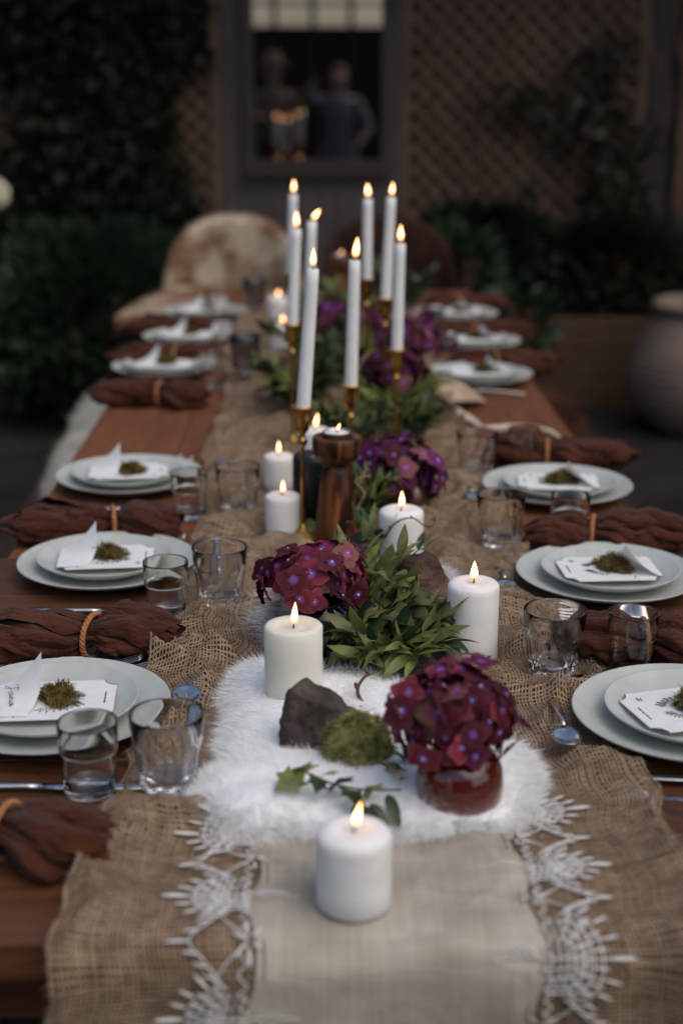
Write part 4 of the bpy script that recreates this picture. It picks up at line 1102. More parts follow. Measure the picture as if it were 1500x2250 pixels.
def ring_mesh():
    bag = []
    for s in range(3):
        P = []
        for i in range(121):
            a = 2 * math.pi * i / 120; b = a * 11 + s * 2.094
            rr = .0338 + .0022 * math.cos(b); P.append((.0022 * math.sin(b) + .006 * math.cos(a), rr * 1.08 * math.cos(a), .0295 + rr * .96 * math.sin(a)))
        bag.append(tube(P, .0023, 7, False))
    return mesh('cord_ring', *join(*bag), M['cord'])
NAP = [napkin_mesh(s) for s in (3, 11, 19)]; RING = ring_mesh()
NPX = [((15, 1815), -1, 'nearest on the left, cut by the picture edge'), ((205, 1392), -1, 'second on the left, between the first two plates'), ((250, 1148), -1, 'third on the left, between the second and third plates'),
       ((352, 862), -1, 'fourth on the left, before the bare table stretch'), ((385, 782), -1, 'fifth on the left, behind the fourth plate'), ((405, 718), -1, 'sixth on the left, behind the fifth plate'),
       ((1415, 1405), 1, 'nearest on the right, behind the nearest plate'), ((1300, 1168), 1, 'second on the right, behind the second plate'), ((1200, 995), 1, 'third on the right, behind the third plate'),
       ((1085, 792), 1, 'fourth on the right, behind the fourth plate'), ((1045, 728), 1, 'fifth on the right, behind the fifth plate'), ((1005, 668), 1, 'sixth on the right, at the far end')]
for i, (px, sd_, lb) in enumerate(NPX):
    p = at(*px, TZ + .032); p.z = TZ + .003
    t = thing('napkin', 'russet napkin in cord ring, ' + lb, 'napkin', p, (0 if sd_ < 0 else math.pi) + random.uniform(-.10, .10) + (-.12 if i == 6 else 0), 'rolled russet napkins')
    t.scale = (.92, .88, .88) if i else (.86, .82, .82)
    link('cloth', NAP[i % 3], t)
    link('cord_ring', RING, t, (0, .0, .0), (0, 0, R(random.uniform(-18, 18)) + R(12)))

# ---- cutlery (local: lies along +x, handle end at x=0)
def strip(pts, m, name):
    """pts: (x, half width, z, thickness)"""
    V = []; Fc = []
    for x, hw_, z, th in pts:
        V += [(x, -hw_, z), (x, -hw_ * .5, z + th), (x, hw_ * .5, z + th), (x, hw_, z), (x, 0, z - th * .4)]
    for i in range(len(pts) - 1):
        a = i * 5
        for k in range(5):
            k2 = (k + 1) % 5; Fc.append((a + k, a + k2, a + 5 + k2, a + 5 + k))
    n = len(pts) - 1
    Fc.append((4, 3, 2, 1, 0)); Fc.append(tuple(n * 5 + k for k in range(5)))
    return mesh(name, V, Fc[:], m)
FORK_H = strip([(0, .003, .0035, .0012), (.004, .0075, .0035, .0016), (.02, .0085, .005, .0018), (.06, .006, .009, .0020), (.10, .0032, .0125, .0024), (.125, .0030, .0115, .0024), (.137, .006, .008, .002), (.147, .0115, .005, .0014), (.156, .0125, .004, .0012)], M['steel'], 'handle')
TINE = strip([(0, .0016, .0, .0012), (.02, .0013, .001, .0011), (.040, .0011, .0065, .0010), (.046, .0004, .009, .0005)], M['steel'], 'tine')
KNIFE_H = strip([(0, .004, .002, .0025), (.005, .0085, .002, .0035), (.04, .0075, .002, .004), (.09, .0058, .002, .004), (.105, .006, .002, .003)], M['steel'], 'handle')
KNIFE_B = strip([(.104, .006, .0025, .002), (.12, .0085, .0025, .0014), (.17, .0092, .0025, .0011), (.205, .0085, .0025, .0010), (.219, .004, .0025, .0007), (.222, .001, .0025, .0005)], M['steel'], 'blade')
SPOON_H = strip([(0, .003, .003, .0012), (.004, .0062, .003, .0016), (.02, .0065, .004, .0018), (.05, .0045, .008, .002), (.085, .0026, .011, .0022), (.098, .003, .0085, .002)], M['steel'], 'handle')
def bowl():
    V = []; Fc = []; nu, nv = 20, 6
    for s in (0, 1):
        for j in range(nv + 1):
            q = j / nv
            for i in range(nu):
                a = 2 * math.pi * i / nu
                V.append((.122 + .026 * q * math.cos(a), .0165 * q * math.sin(a) * (1 + .08 * math.cos(a)), .0075 - .0065 * (1 - q * q) - (.0010 if s else 0)))
    o_ = (nv + 1) * nu
    for j in range(nv):
        for i in range(nu):
            i2 = (i + 1) % nu
            Fc.append((j * nu + i, (j + 1) * nu + i, (j + 1) * nu + i2, j * nu + i2)); Fc.append((o_ + j * nu + i, o_ + j * nu + i2, o_ + (j + 1) * nu + i2, o_ + (j + 1) * nu + i))
    for i in range(nu):
        i2 = (i + 1) % nu; Fc.append((nv * nu + i, o_ + nv * nu + i, o_ + nv * nu + i2, nv * nu + i2))
    return mesh('bowl', V, Fc, M['steel'])
BOWL = bowl()
def fork(label, p, rz):
    t = thing('fork', label, 'fork', p, rz, 'forks'); link('handle', FORK_H, t)
    for k in range(4): link('tine', TINE, t, (.1555, -.0098 + .0065 * k, .004))
def knife(label, p, rz):
    t = thing('knife', label, 'knife', p, rz, 'knives'); link('handle', KNIFE_H, t); link('blade', KNIFE_B, t)
def spoon(label, p, rz, tilt=0):
    t = thing('spoon', label, 'spoon', p, rz, 'dessert spoons'); link('handle', SPOON_H, t); link('bowl', BOWL, t)
    t.rotation_euler = (0, tilt, rz)
zc = TZ + .003
for i in range(4):
    p = LP[i]; ph = 'left of the ' + ORD[i] + ' plate on the left'
    fork('silver fork behind the %s plate on the left, outer one' % ORD[i], Vector((p.x - .118, p.y + .160, zc)), R(1.5))
    if i < 3: fork('silver fork behind the %s plate on the left, inner one half under the rim' % ORD[i], Vector((p.x - .095, p.y + .140, zc)), R(2))
    if i < 3: knife('silver knife in front of the %s plate on the left' % ORD[i], Vector((p.x - .09, p.y - .165, zc)), R(-1))
    q = RP[i]
    knife('silver knife behind the %s plate on the right' % ORD[i], Vector((q.x + .07, q.y + .142, zc)), math.pi - R(1))
    if i in (1, 3): fork('silver fork in front of the %s plate on the right' % ORD[i], Vector((q.x + .10, q.y - .165, zc)), math.pi)
fork('silver fork in front of the nearest plate on the right, cut by the picture edge', Vector(up(at(1500, 1790), TZ + .004)) + Vector((.10, -.055, 0)), math.pi - R(33))
knife('silver knife crossing the fork at the right picture edge', Vector(up(at(1440, 1745), TZ + .006)) + Vector((.20, .012, 0)), math.pi - R(6))
for i, (a, b, lb) in enumerate([((1220, 1566), (1245, 1655), 'dessert spoon on the burlap beside the nearest plate on the right'), ((1100, 1270), (1113, 1312), 'dessert spoon on the burlap beside the second plate on the right'), ((1030, 1075), (1038, 1112), 'dessert spoon on the burlap beside the third plate on the right'),
                               ((420, 1585), (410, 1540), 'dessert spoon seen through the nearest left tumbler'), ((478, 1245), (474, 1208), 'dessert spoon seen through the second left tumbler'), ((500, 1065), (490, 1032), 'dessert spoon seen through the third left tumbler')]):
    pa, pb = at(*a, TZ + .012), at(*b, TZ + .012)
    d = (pb - pa).normalized()
    spoon('silver ' + lb, pb - d * .135 + Vector((0, 0, .002)), math.atan2(d.y, d.x), R(-3))

# ================================================================== FLOWERS, GREENERY, STONES
def floret_mesh(m, seed):
    r = random.Random(seed); bag = []
    for k in range(4):
        a = k * math.pi / 2 + r.uniform(-.15, .15); L = .020 * r.uniform(.88, 1.12); W_ = .0100 * r.uniform(.9, 1.15); cup = r.uniform(-.0022, .0012); tw = r.uniform(-.3, .3)
        V = []; nu, nv = 4, 6
        for j in range(nv + 1):
            v = j / nv; wd = W_ * (math.sin(math.pi * min(1, (.10 + .86 * v) ** .8)) ** .65)
            for i in range(nu + 1):
                u = i / nu * 2 - 1
                z = cup * (v * v * 2) - .0007 * (1 - u * u) * v + tw * u * .003 * v + .0012 * math.sin(v * 8 + u * 5 + k)
                V.append((L * v * (1 - .06 * u * u), u * wd, z))
        Fc = [(j * (nu + 1) + i, j * (nu + 1) + i + 1, (j + 1) * (nu + 1) + i + 1, (j + 1) * (nu + 1) + i) for j in range(nv) for i in range(nu)]
        bag.append(xf((V, Fc), Matrix.Rotation(a, 4, 'Z')))
    return mesh('floret', *join(*bag), M[m])
FLO = {m: [floret_mesh(m, s) for s in range(4)] for m in ('petal', 'petal_dark', 'petal_violet', 'petal_dusty')}
EYE = mesh('eye', *lathe([(.0001, -.0005), (.0016, .0), (.0017, .001), (.001, .002), (.0001, .0023)], 8), M['eye'])
def hydrangea(label, cen, rad, n, kinds, seed, base=None, eyes=True, fs=1.0, low=-.55):
    t = thing('hydrangea', label, 'flower', cen, 0, 'dark purple hydrangea heads')
    r = random.Random(seed)
    hub = lump_mesh('hub', (rad[0] * .45, rad[1] * .45, rad[2] * .45), seed, .2, M['stem'], (12, 8), 2)
    link('hub', hub, t)
    for i in range(n):
        z = low + (1 - low) * (i + .5) / n; a = i * 2.39996 + r.uniform(-.3, .3); s = math.sqrt(max(0, 1 - z * z))
        d = Vector((s * math.cos(a), s * math.sin(a), z))
        f = r.uniform(.72, 1.12) * (1 + .34 * mnoise.noise(d * 2.2 + Vector((seed, 0, 0))))
        p = Vector((d.x * rad[0], d.y * rad[1], d.z * rad[2])) * f
        nrm = (d + Vector((r.gauss(0, .38), r.gauss(0, .38), r.gauss(.1, .3)))).normalized()
        q = nrm.to_track_quat('Z', 'Y').to_euler(); 
        e = (nrm.to_track_quat('Z', 'Y').to_matrix() @ Matrix.Rotation(r.uniform(0, 6.28), 3, 'Z')).to_euler()
        k = 'petal_dusty' if r.random() < .14 else r.choice(kinds)
        o = link('floret', r.choice(FLO[k]), t, p, e, fs * r.uniform(.85, 1.15))
        if eyes and r.random() < .7: link('eye', EYE, o, (0, 0, .0002), (0, 0, 0), r.uniform(.7, 1.1))
    if base is not None:
        b = Vector(base) - Vector(cen)
        link('stem', mesh('stem', *tube(spline([(0, 0, 0), b * .5 + Vector((.004, 0, 0)), b], 5), .0035, 8), M['stem']), t)
    return t
def vase(label, p, m, r, h, prof=None):
    t = thing('bud_vase', label, 'vase', p)
    P = [(.001, 0), (r * .78, 0), (r * .92, h * .06), (r, h * .22), (r * 1.02, h * .45), (r * .96, h * .68), (r * .80, h * .86), (r * .62, h * .95), (r * .60, h), (r * .54, h), (r * .55, h * .94), (r * .72, h * .84), (r * .90, h * .66), (r * .94, h * .3), (.001, h * .08)]
    link('body', mesh('body', *lathe(P, 56), M[m]), t)
    link('lip', mesh('lip', *lathe([(r * .55, h * .99), (r * .62, h * .985), (r * .65, h * 1.005), (r * .62, h * 1.025), (r * .56, h * 1.02), (r * .55, h * .99)], 48), M[m]), t)
    return t
v1 = at(1008, 1770, TZ + .008); vase('squat copper red glass vase under the front hydrangea', v1, 'copper_glass', .044, .070)
h1 = atY(1004, 1578, v1.y + .005)
hydrangea('big crimson purple hydrangea head in the copper red vase', h1, (.060, .054, .052), 80, ['petal', 'petal', 'petal_dark'], 1, v1 + Vector((0, 0, .05)), fs=1.0)
v2 = at(712, 1432, TZ + .012); vase('black glossy bud vase behind the cream candle', v2, 'dark_glass', .040, .070)
h2 = atY(690, 1272, v2.y + .01)
hydrangea('crimson hydrangea head spreading above the cream candle', h2, (.066, .05, .042), 56, ['petal', 'petal', 'petal_dark'], 2, v2 + Vector((0, 0, .055)), fs=1.05, low=-.35)
v3 = at(905, 1130, TZ + .005); vase('small amber brown glass vase right of the wooden holder', v3, 'amber_glass', .030, .055)
h3 = atY(862, 1035, v3.y + .02)
hydrangea('wide violet hydrangea head right of the wooden holder', h3, (.080, .07, .058), 96, ['petal_violet', 'petal_violet', 'petal_dark'], 3, v3 + Vector((0, 0, .045)), fs=1.05)
for i, (px, Y, rad, n, kd, lb) in enumerate([((900, 745), 3.35, (.09, .08, .055), 54, ['petal_violet', 'petal_dark'], 'wide dark violet hydrangea head far right in the flower row'),
                                          ((745, 705), 3.7, (.09, .08, .05), 46, ['petal', 'petal_violet'], 'pink violet hydrangea head far left in the flower row'),
                                          ((868, 820), 3.0, (.06, .06, .05), 40, ['petal_dark'], 'nearly black hydrangea head behind the rightmost taper stem'),
                                          ((820, 725), 3.8, (.06, .06, .045), 30, ['petal_violet', 'petal_dark'], 'violet hydrangea head in the middle of the far flower row')]):
    hydrangea(lb, atY(*px, Y), rad, n, kd, 20 + i, up(atY(*px, Y), TZ + .006), False, 1.15)

# ---- leaves
def blade(L, W_, bend, fold, m, name='leaf'):
    V = []; nv = 7
    for j in range(nv + 1):
        v = j / nv; wd = W_ * (math.sin(math.pi * v ** .72) ** .9) if 0 < v < 1 else W_ * .03
        x = L * math.sin(bend * v) / bend if abs(bend) > .01 else L * v
        z = -L * (1 - math.cos(bend * v)) / bend if abs(bend) > .01 else 0
        V += [(x, -wd, z + fold * wd), (x, 0, z), (x, wd, z + fold * wd)]
    Fc = []
    for j in range(nv):
        a = j * 3; Fc += [(a, a + 1, a + 4, a + 3), (a + 1, a + 2, a + 5, a + 4)]
    return mesh(name, V, Fc, m)
BL = {k: [blade(.052, w_, b, f, M[k]) for b, f, w_ in ((.5, .35, .0082), (1.1, .3, .0075), (-.6, .4, .009), (.15, .45, .0068), (.8, .5, .011))] for k in ('leaf', 'leaf_dark', 'leaf_pale')}
def ivy_leaf(m):
    pts = [(0, 0), (-.006, .016), (-.010, .022), (.006, .017), (.016, .024), (.020, .012), (.042, .0)]
    up_ = pts; lo = [(x, -y) for x, y in pts[-2:0:-1]]
    ring = up_ + lo
    V = [(.012, 0, .002)] + [(x, y, -abs(y) * .18 - .15 * max(0, x - .02)) for x, y in ring]
    return mesh('leaf', V, [(0, 1 + i, 1 + (i + 1) % len(ring)) for i in range(len(ring))], m)
IVY = [ivy_leaf(M['leaf']), ivy_leaf(M['leaf_dark'])]
def sprigs(label, cen, spread, nst, nleaf, seed, kinds, scale=1.0, name='greenery_bunch', rise=.05):
    """stems fanning from a foot, leaves along each; every leaf its own object"""
    t = thing(name, label, 'greenery', cen, 0, 'greenery bunches in the centrepiece')
    r = random.Random(seed)
    for s in range(nst):
        a = 6.283 * s / nst + r.uniform(-.3, .3); e = r.uniform(.25, 1.2)
        end = Vector((spread[0] * math.cos(a) * r.uniform(.6, 1), spread[1] * math.sin(a) * r.uniform(.6, 1), rise + spread[2] * e * r.uniform(.5, 1)))
        st = Vector((spread[0] * .15 * math.cos(a), spread[1] * .15 * math.sin(a), 0))
        P = spline([st, st.lerp(end, .5) + Vector((0, 0, spread[2] * .3)), end], 6)
        link('stem', mesh('stem', *tube(P, .0011, 5), M['stem']), t)
        for i in range(nleaf):
            f = .25 + .75 * (i + r.random()) / nleaf; p = P[min(len(P) - 1, int(f * (len(P) - 1)))]
            d = (end - st).normalized(); sd_ = d.cross(Vector((0, 0, 1))) * (1 if i % 2 else -1)
            g_ = (d * r.uniform(.4, 1.1) + sd_ * r.uniform(.3, 1.1) + Vector((0, 0, r.uniform(-.35, .55)))).normalized()
            q = g_.to_track_quat('X', 'Z').to_matrix() @ Matrix.Rotation(r.uniform(-.8, .8), 3, 'X')
            link('leaf', r.choice(BL[r.choice(kinds)]), t, p, q.to_euler(), scale * r.uniform(.65, 1.2))
    return t
g1 = at(862, 1448, TZ + .012)
sprigs('dense bright green pointed leaves between the two nearest pillar candles', g1, (.088, .095, .045), 26, 8, 3, ['leaf', 'leaf', 'leaf', 'leaf_pale', 'leaf_dark'], 1.0, rise=.012)
sprigs('green pointed leaves leaning against the big dark stone', at(820, 1345, TZ + .025), (.060, .05, .055), 12, 6, 4, ['leaf', 'leaf', 'leaf_pale'], .95, rise=.025)
sprigs('dark glossy leaves standing before the middle white candle', at(890, 1235, TZ + .045), (.03, .02, .02), 4, 2, 5, ['leaf_dark', 'leaf'], .8, rise=.004)
sprigs('broad pale green leaves at the foot of the wooden holder', at(825, 1215, TZ + .02), (.035, .03, .035), 6, 3, 6, ['leaf_pale', 'leaf', 'leaf_dark'], .95, rise=.01)
sprigs('small dark leaves around the neck of the front copper vase', at(915, 1715, TZ + .012), (.032, .025, .015), 5, 3, 7, ['leaf_dark', 'leaf'], .55, rise=.01)
for i, (px, sp, n, kd, lb) in enumerate([((860, 945), (.09, .07, .05), 10, ['leaf', 'leaf_pale'], 'yellow green leaves behind the wooden holder on the right'), ((650, 905), (.08, .09, .05), 12, ['leaf_dark', 'leaf_dark', 'leaf'], 'dark green leaves behind the nearest taper candle'),
                                        ((700, 820), (.11, .1, .06), 13, ['leaf_dark', 'leaf'], 'deep green leaf mass left of the far flowers'), ((800, 850), (.09, .08, .05), 10, ['leaf_dark', 'leaf_dark', 'leaf'], 'dark leaf mass in the middle of the flower row'),
                                        ((720, 740), (.11, .1, .06), 11, ['leaf_dark', 'leaf'], 'dark green leaves at the far left of the flower row'), ((870, 690), (.1, .1, .06), 10, ['leaf_dark'], 'dark leaves at the far end of the flower row'), ((795, 1165), (.045, .04, .03), 7, ['leaf_dark', 'leaf'], 'dark leaves right at the foot of the wooden holder'), ((760, 1000), (.07, .06, .035), 9, ['leaf_dark', 'leaf'], 'leaves hidden behind the wooden holder and black candle'), ((905, 985), (.06, .05, .035), 7, ['leaf', 'leaf_dark'], 'green leaves under the back of the violet hydrangea')]):
    sprigs(lb, at(*px, TZ + .008), (sp[0] * 1.15, sp[1] * 1.2, sp[2] * 1.3), n + 4, 9, 30 + i, kd, 1.25 if i < 6 else .9)
r3 = random.Random(8)
ib = thing('ivy_sprig', 'pale variegated ivy leaves in front of the big dark stone', 'greenery', at(845, 1350, TZ + .05))
for i in range(22):
    p_ = Vector((r3.uniform(-.05, .045), r3.uniform(-.03, .02), r3.uniform(-.01, .035)))
    link('leaf', ivy_leaf(M[r3.choice(('leaf_pale', 'leaf', 'leaf', 'leaf_dark'))]) if i < 6 else ib.children[r3.randrange(6)].data, ib, p_, (R(r3.uniform(20, 75)), R(r3.uniform(-35, 35)), r3.uniform(-2.6, -.5)), r3.uniform(.75, 1.15))
link('stem', mesh('stem', *tube(spline([(-.04, -.01, -.03), (0, -.02, .01), (.045, -.01, .03)], 5), .0012, 6), M['twig']), ib)
# trailing ivy on the white fur
iv = thing('ivy_trail', 'thin trailing ivy stem with lobed leaves over the white fur', 'greenery', at(880, 1730, TZ + .03))
o0 = iv.location.copy()
def rel(px, py, z): return at(px, py, z) - o0
P = spline([rel(880, 1735, .785), rel(800, 1735, .790), rel(730, 1722, .795), rel(680, 1700, .800), rel(650, 1690, .803)], 6)
link('stem', mesh('stem', *tube(P, .0011, 6), M['twig']), iv)
P2 = spline([rel(790, 1735, .79), rel(795, 1765, .788), rel(800, 1790, .783)], 5)
link('stem', mesh('stem', *tube(P2, .0010, 6), M['twig']), iv)
for (px, py, z, ang, s, k) in ((672, 1697, .803, 2.3, .72, 0), (648, 1705, .80, 3.9, .70, 0), (745, 1722, .797, 1.6, .70, 1), (770, 1735, .794, 5.0, .62, 1), (715, 1702, .803, 1.2, .55, 0), (700, 1712, .799, 4.6, .5, 1), (820, 1738, .79, 1.9, .6, 0), (655, 1690, .804, 1.1, .5, 0)):
    link('leaf', IVY[k], iv, rel(px, py, z), (R(-25), R(12), ang), s)
for (px, py, z, ang, s) in ((795, 1755, .788, -1.9, .9), (798, 1770, .787, -1.1, 1.0), (812, 1765, .786, -.9, .8), (850, 1745, .788, -1.3, .9)):
    link('leaf', BL['leaf_dark'][1], iv, rel(px, py, z), (R(10), R(15), ang), s)

# ---- twigs
def twig(label, pts, r0, m='twig', buds=4):
    t = thing('twig', label, 'twig', pts[0], 0, 'curly twigs in the centrepiece')
    P = [p - pts[0] for p in spline(pts, 7)]
    n = len(P)
    link('branch', mesh('branch', *tube(P, [r0 * (1 - .6 * i / n) for i in range(n)], 7), M[m]), t)
    rr = random.Random(len(label))
    for i in range(buds):
        p = P[int((i + .6) / buds * (n - 1))]
        link('bud', mesh('bud', *lathe([(.0001, 0), (r0 * .9, r0 * 1.2), (r0 * .6, r0 * 3), (.0001, r0 * 4)], 6), M[m]), t, p, (rr.uniform(-1, 1), rr.uniform(-1, 1), 0))
twig('curly dark twig crossing the middle white candle', [at(840, 1190, .79), atY(868, 1150, 2.03), atY(905, 1138, 2.03), atY(935, 1157, 2.03), atY(952, 1152, 2.03), atY(955, 1132, 2.03)], .0016)
twig('pale curly twig in front of the copper red vase', [at(880, 1700, .80), atY(850, 1690, 1.36), atY(880, 1745, 1.34), atY(960, 1760, 1.335), atY(1040, 1725, 1.33), atY(1090, 1685, 1.33)], .0026, 'pale_twig')
twig('brown forked twig beside the moss ball', [at(822, 1672, .772), atY(825, 1610, 1.50), atY(806, 1560, 1.52), atY(785, 1520, 1.54), atY(800, 1488, 1.55), atY(825, 1478, 1.56)], .0034, 'twig')
twig('thin curling twig over the right hydrangea top', [atY(985, 1470, 1.5), atY(1005, 1440, 1.52), atY(1035, 1437, 1.52), atY(1065, 1452, 1.5), atY(1072, 1440, 1.5)], .0014)
twig('brown twig lying on the grey pelt', [at(655, 1455, .785), atY(745, 1450, 1.72), atY(765, 1432, 1.74), atY(800, 1420, 1.76), atY(850, 1425, 1.76)], .0018)
twig('reddish twig under the green leaves toward the big stone', [atY(790, 1345, 1.86), atY(850, 1340, 1.87), atY(920, 1345, 1.87), atY(985, 1350, 1.86)], .0014)
twig('pale curly twig before the violet hydrangea', [at(790, 1180, .77), atY(785, 1120, 2.2), atY(800, 1085, 2.2), atY(780, 1055, 2.2), atY(815, 1045, 2.2)], .0022, 'pale_twig')
twig('pale twig among the dark far flowers', [atY(790, 800, 3.0), atY(820, 770, 3.0), atY(850, 800, 2.98), atY(830, 830, 2.97)], .004, 'pale_twig')
# ---- antler-like bleached roots and dried leaves on the right
twig('bleached white root bending over the right burlap edge', [at(1000, 905, TZ + .03), atY(1035, 925, 3.05), atY(1060, 945, 2.98), at(1080, 962, TZ + .01)], .012, 'root', 0)
twig('bleached white root lying behind the third right glasses', [at(1065, 945, TZ + .012), at(1110, 940, TZ + .014), at(1160, 940, TZ + .016), at(1205, 948, TZ + .012), at(1232, 965, TZ + .010)], .010, 'root', 0)
for i, (px, rz, rx, s, lb) in enumerate([((945, 890), R(20), R(20), 3.2, 'large curled beige dried leaf at the right of the flowers'), ((905, 905), R(-25), R(-35), 3.0, 'large curled beige dried leaf beside the green leaves'), ((975, 855), R(100), R(30), 2.6, 'upright beige dried leaf under the fourth right plate')]):
    dl = thing('dried_leaf', lb, 'leaf', at(*px, TZ + .012), rz, 'large dried leaves')
    link('blade', blade(.05 * s, .017 * s, .7, .4, M['dry_leaf'], 'blade'), dl, (0, 0, .012), (rx, R(-10), 0))
    link('rib', mesh('rib', *tube([(.05 * s * math.sin(.7 * v) / .7, 0, .013 - .05 * s * (1 - math.cos(.7 * v)) / .7) for v in (0, .3, .6, .9)], [.002, .0015, .001, .0005], 5), M['twig']), dl, (0, 0, 0), (0, R(-10), 0))

# ---- stones and moss
def stone(label, p, me):
    o = link('stone', me, None, p); tag(o, label, 'stone', 'lava stones'); return o
def wedge_mesh(seed):
    import bmesh
    bm = bmesh.new()
    pts = [(-.040, -.018, 0), (.045, -.022, 0), (.042, .026, 0), (-.034, .028, 0), (-.032, -.012, .050), (-.018, .020, .054), (-.020, -.006, .056), (.010, -.014, .040), (.044, .004, .024), (.014, .020, .036), (-.043, .004, .018), (.048, -.010, .012)]
    for q in pts: bm.verts.new(q)
    bmesh.ops.convex_hull(bm, input=bm.verts)
    bmesh.ops.triangulate(bm, faces=bm.faces[:])
    bmesh.ops.subdivide_edges(bm, edges=bm.edges[:], cuts=9, use_grid_fill=True)
    for _ in range(2): bmesh.ops.smooth_vert(bm, verts=bm.verts[:], factor=.2, use_axis_x=True, use_axis_y=True, use_axis_z=True)
    for v in bm.verts:
        n = mnoise.noise(v.co * 55 + Vector((seed, 0, 0))) * .0034 + mnoise.noise(v.co * 150) * .0024
        v.co += v.normal * n if v.normal.length > 0 else Vector((0, 0, 0))
    me = bpy.data.meshes.new('stone'); bm.to_mesh(me); bm.free()
    me.polygons.foreach_set('use_smooth', [True] * len(me.polygons)); me.materials.append(M['rock']); return me
ws = stone('wedge shaped brown lava stone on the white fur', at(705, 1648, TZ + .014), wedge_mesh(4)); ws.rotation_euler = (0, 0, R(-12)); ws.scale = (1.12, 1.12, 1.3); ws.location.z += .008
stone('big round dark reddish stone behind the green leaves', at(905, 1352, TZ + .008) + Vector((0, .02, .03)), lump_mesh('stone', (.056, .045, .052), 12, .14, M['red_rock'], (56, 36), .6, .05))
for i, (px, lb, s) in enumerate([((790, 830), 'grey brown stone among the far flowers behind the second taper', .05), ((690, 885), 'dark stone behind the nearest taper candle', .045)]):
    stone(lb, at(*px, TZ + .03), lump_mesh('stone', (s, s * .8, s * .7), 20 + i, .2, M['red_rock'], (24, 16), .6))
mb = thing('moss_ball', 'round green moss cushion beside the wedge stone', 'moss', at(786, 1690, TZ + .014))
link('cushion', lump_mesh('cushion', (.035, .031, .034), 5, .12, M['moss'], (28, 18), .5), mb, (0, .012, .022))
def moss_ball(n, c, rad, seed):
    r = np.random.default_rng(seed); v = r.normal(size=(n, 3)); v /= np.linalg.norm(v, axis=1, keepdims=True); v = v[v[:, 2] > -.45]
    P = v * np.array(rad) * (.92 + .14 * vnoise(v[:, 0] * 5 + 7, v[:, 2] * 5 + v[:, 1] * 4, seed))[:, None] + np.array(c)
    return fur_mesh('sprigs', M['moss'], P, v + r.normal(size=v.shape) * .6, .0062, .0007, .9, seed)
o = link('sprigs', moss_ball(8000, (0, .012, .022), (.035, .031, .035), 77), mb); o['kind'] = 'stuff'
mb2 = thing('moss_ball', 'small moss cushion at the foot of the brass stem', 'moss', at(675, 1175, TZ + .004))
link('cushion', lump_mesh('cushion', (.026, .022, .016), 8, .12, M['moss'], (20, 12), .3), mb2, (0, 0, .008))
o = link('sprigs', moss_mesh(900, (.027, .023), .02, 78, M['moss'], .0060), mb2, (0, 0, .004)); o['kind'] = 'stuff'

# ================================================================== CHAIRS AT THE FAR END
def chair(label, cx, cy_, w_, top, m, fur_label, seed, n, L):
    t = thing('dining_chair', label, 'chair', (cx, cy_, 0), 0, 'armchairs at the far table end')
    link('seat', mesh('seat', *box(-.22, .22, -.2, .22, .42, .47, .01), M['dark_wood'], False), t)
    for sx in (-1, 1):
        for sy in (-1, 1):
            link('leg', mesh('leg', *box(sx * .19 - .02, sx * .19 + .02, sy * .17 - .02, sy * .17 + .02, 0, .419), M['dark_wood'], False), t)
    def shell(off):
        V = []; nu, nv = 28, 14
        for j in range(nv + 1):
            v = j / nv
            for i in range(nu + 1):
                u = i / nu * 2 - 1
                arch = (1 - abs(u) ** 2.6) ** .5 if abs(u) < 1 else 0
                z = .47 + (top - .47) * v * (.55 + .45 * arch)
                x = u * w_ / 2 * (1 + .04 * math.sin(v * 3)); y = .20 - .16 * abs(u) ** 2.5 + .10 * v * v
                V.append((x, y + off, z))
        Fc = [(j * (nu + 1) + i, j * (nu + 1) + i + 1, (j + 1) * (nu + 1) + i + 1, (j + 1) * (nu + 1) + i) for j in range(nv) for i in range(nu)]
        return V, Fc, nu, nv
    a, fa, nu, nv = shell(-.02); b, fb, _, _ = shell(.025)
    k = len(a); rim = [(nv * (nu + 1) + i, nv * (nu + 1) + i + 1, k + nv * (nu + 1) + i + 1, k + nv * (nu + 1) + i) for i in range(nu)]
    side = [(j * (nu + 1), (j + 1) * (nu + 1), k + (j + 1) * (nu + 1), k + j * (nu + 1)) for j in range(nv)] + [(j * (nu + 1) + nu, (j + 1) * (nu + 1) + nu, k + (j + 1) * (nu + 1) + nu, k + j * (nu + 1) + nu) for j in range(nv)]
    link('backrest', mesh('backrest', a + b, fa + [tuple(i + k for i in f[::-1]) for f in fb] + rim + side, M['dark_wood']), t)
    pt = thing('hide_cover', fur_label, 'pelt', (cx, cy_, 0), 0)
    c, fc, _, _ = shell(-.05); d, fd, _, _ = shell(.05)
    c = [(x * 1.04, y, z + .035 * ((z - .47) / (top - .47))) for x, y, z in c]; d = [(x * 1.04, y, z + .035 * ((z - .47) / (top - .47))) for x, y, z in d]
    V = c + d; Fc = fc + [tuple(i + k for i in f[::-1]) for f in fd] + rim + side
    link('hide', mesh('hide', V, Fc, m), pt)
    r = np.random.default_rng(seed); Va = np.array(V)
    f = np.array([q for q in Fc]); pick = r.integers(0, len(f), n); wts = r.dirichlet([1, 1, 1, 1], n)
    P = (Va[f[pick]] * wts[..., None]).sum(1)
    D = np.where((pick < len(fc))[:, None], np.array([[0, -.7, -.5]]), np.array([[0, .3, .5]])) + r.normal(size=(n, 3)) * .4
    o = link('fur', fur_mesh('fur', m, P, D, L, .0016, .6, seed), pt); o['kind'] = 'stuff'
chair('round backed chair at the far table end, left', -.33, 5.42, .50, .93, M['brown_fur'], 'cream and brown cowhide draped over the far left chair', 61, 14000, .02)
chair('round backed chair at the far table end, right', .275, 5.46, .50, .92, M['dark_fur'], 'very dark brown hide draped over the far right chair', 62, 9000, .02)
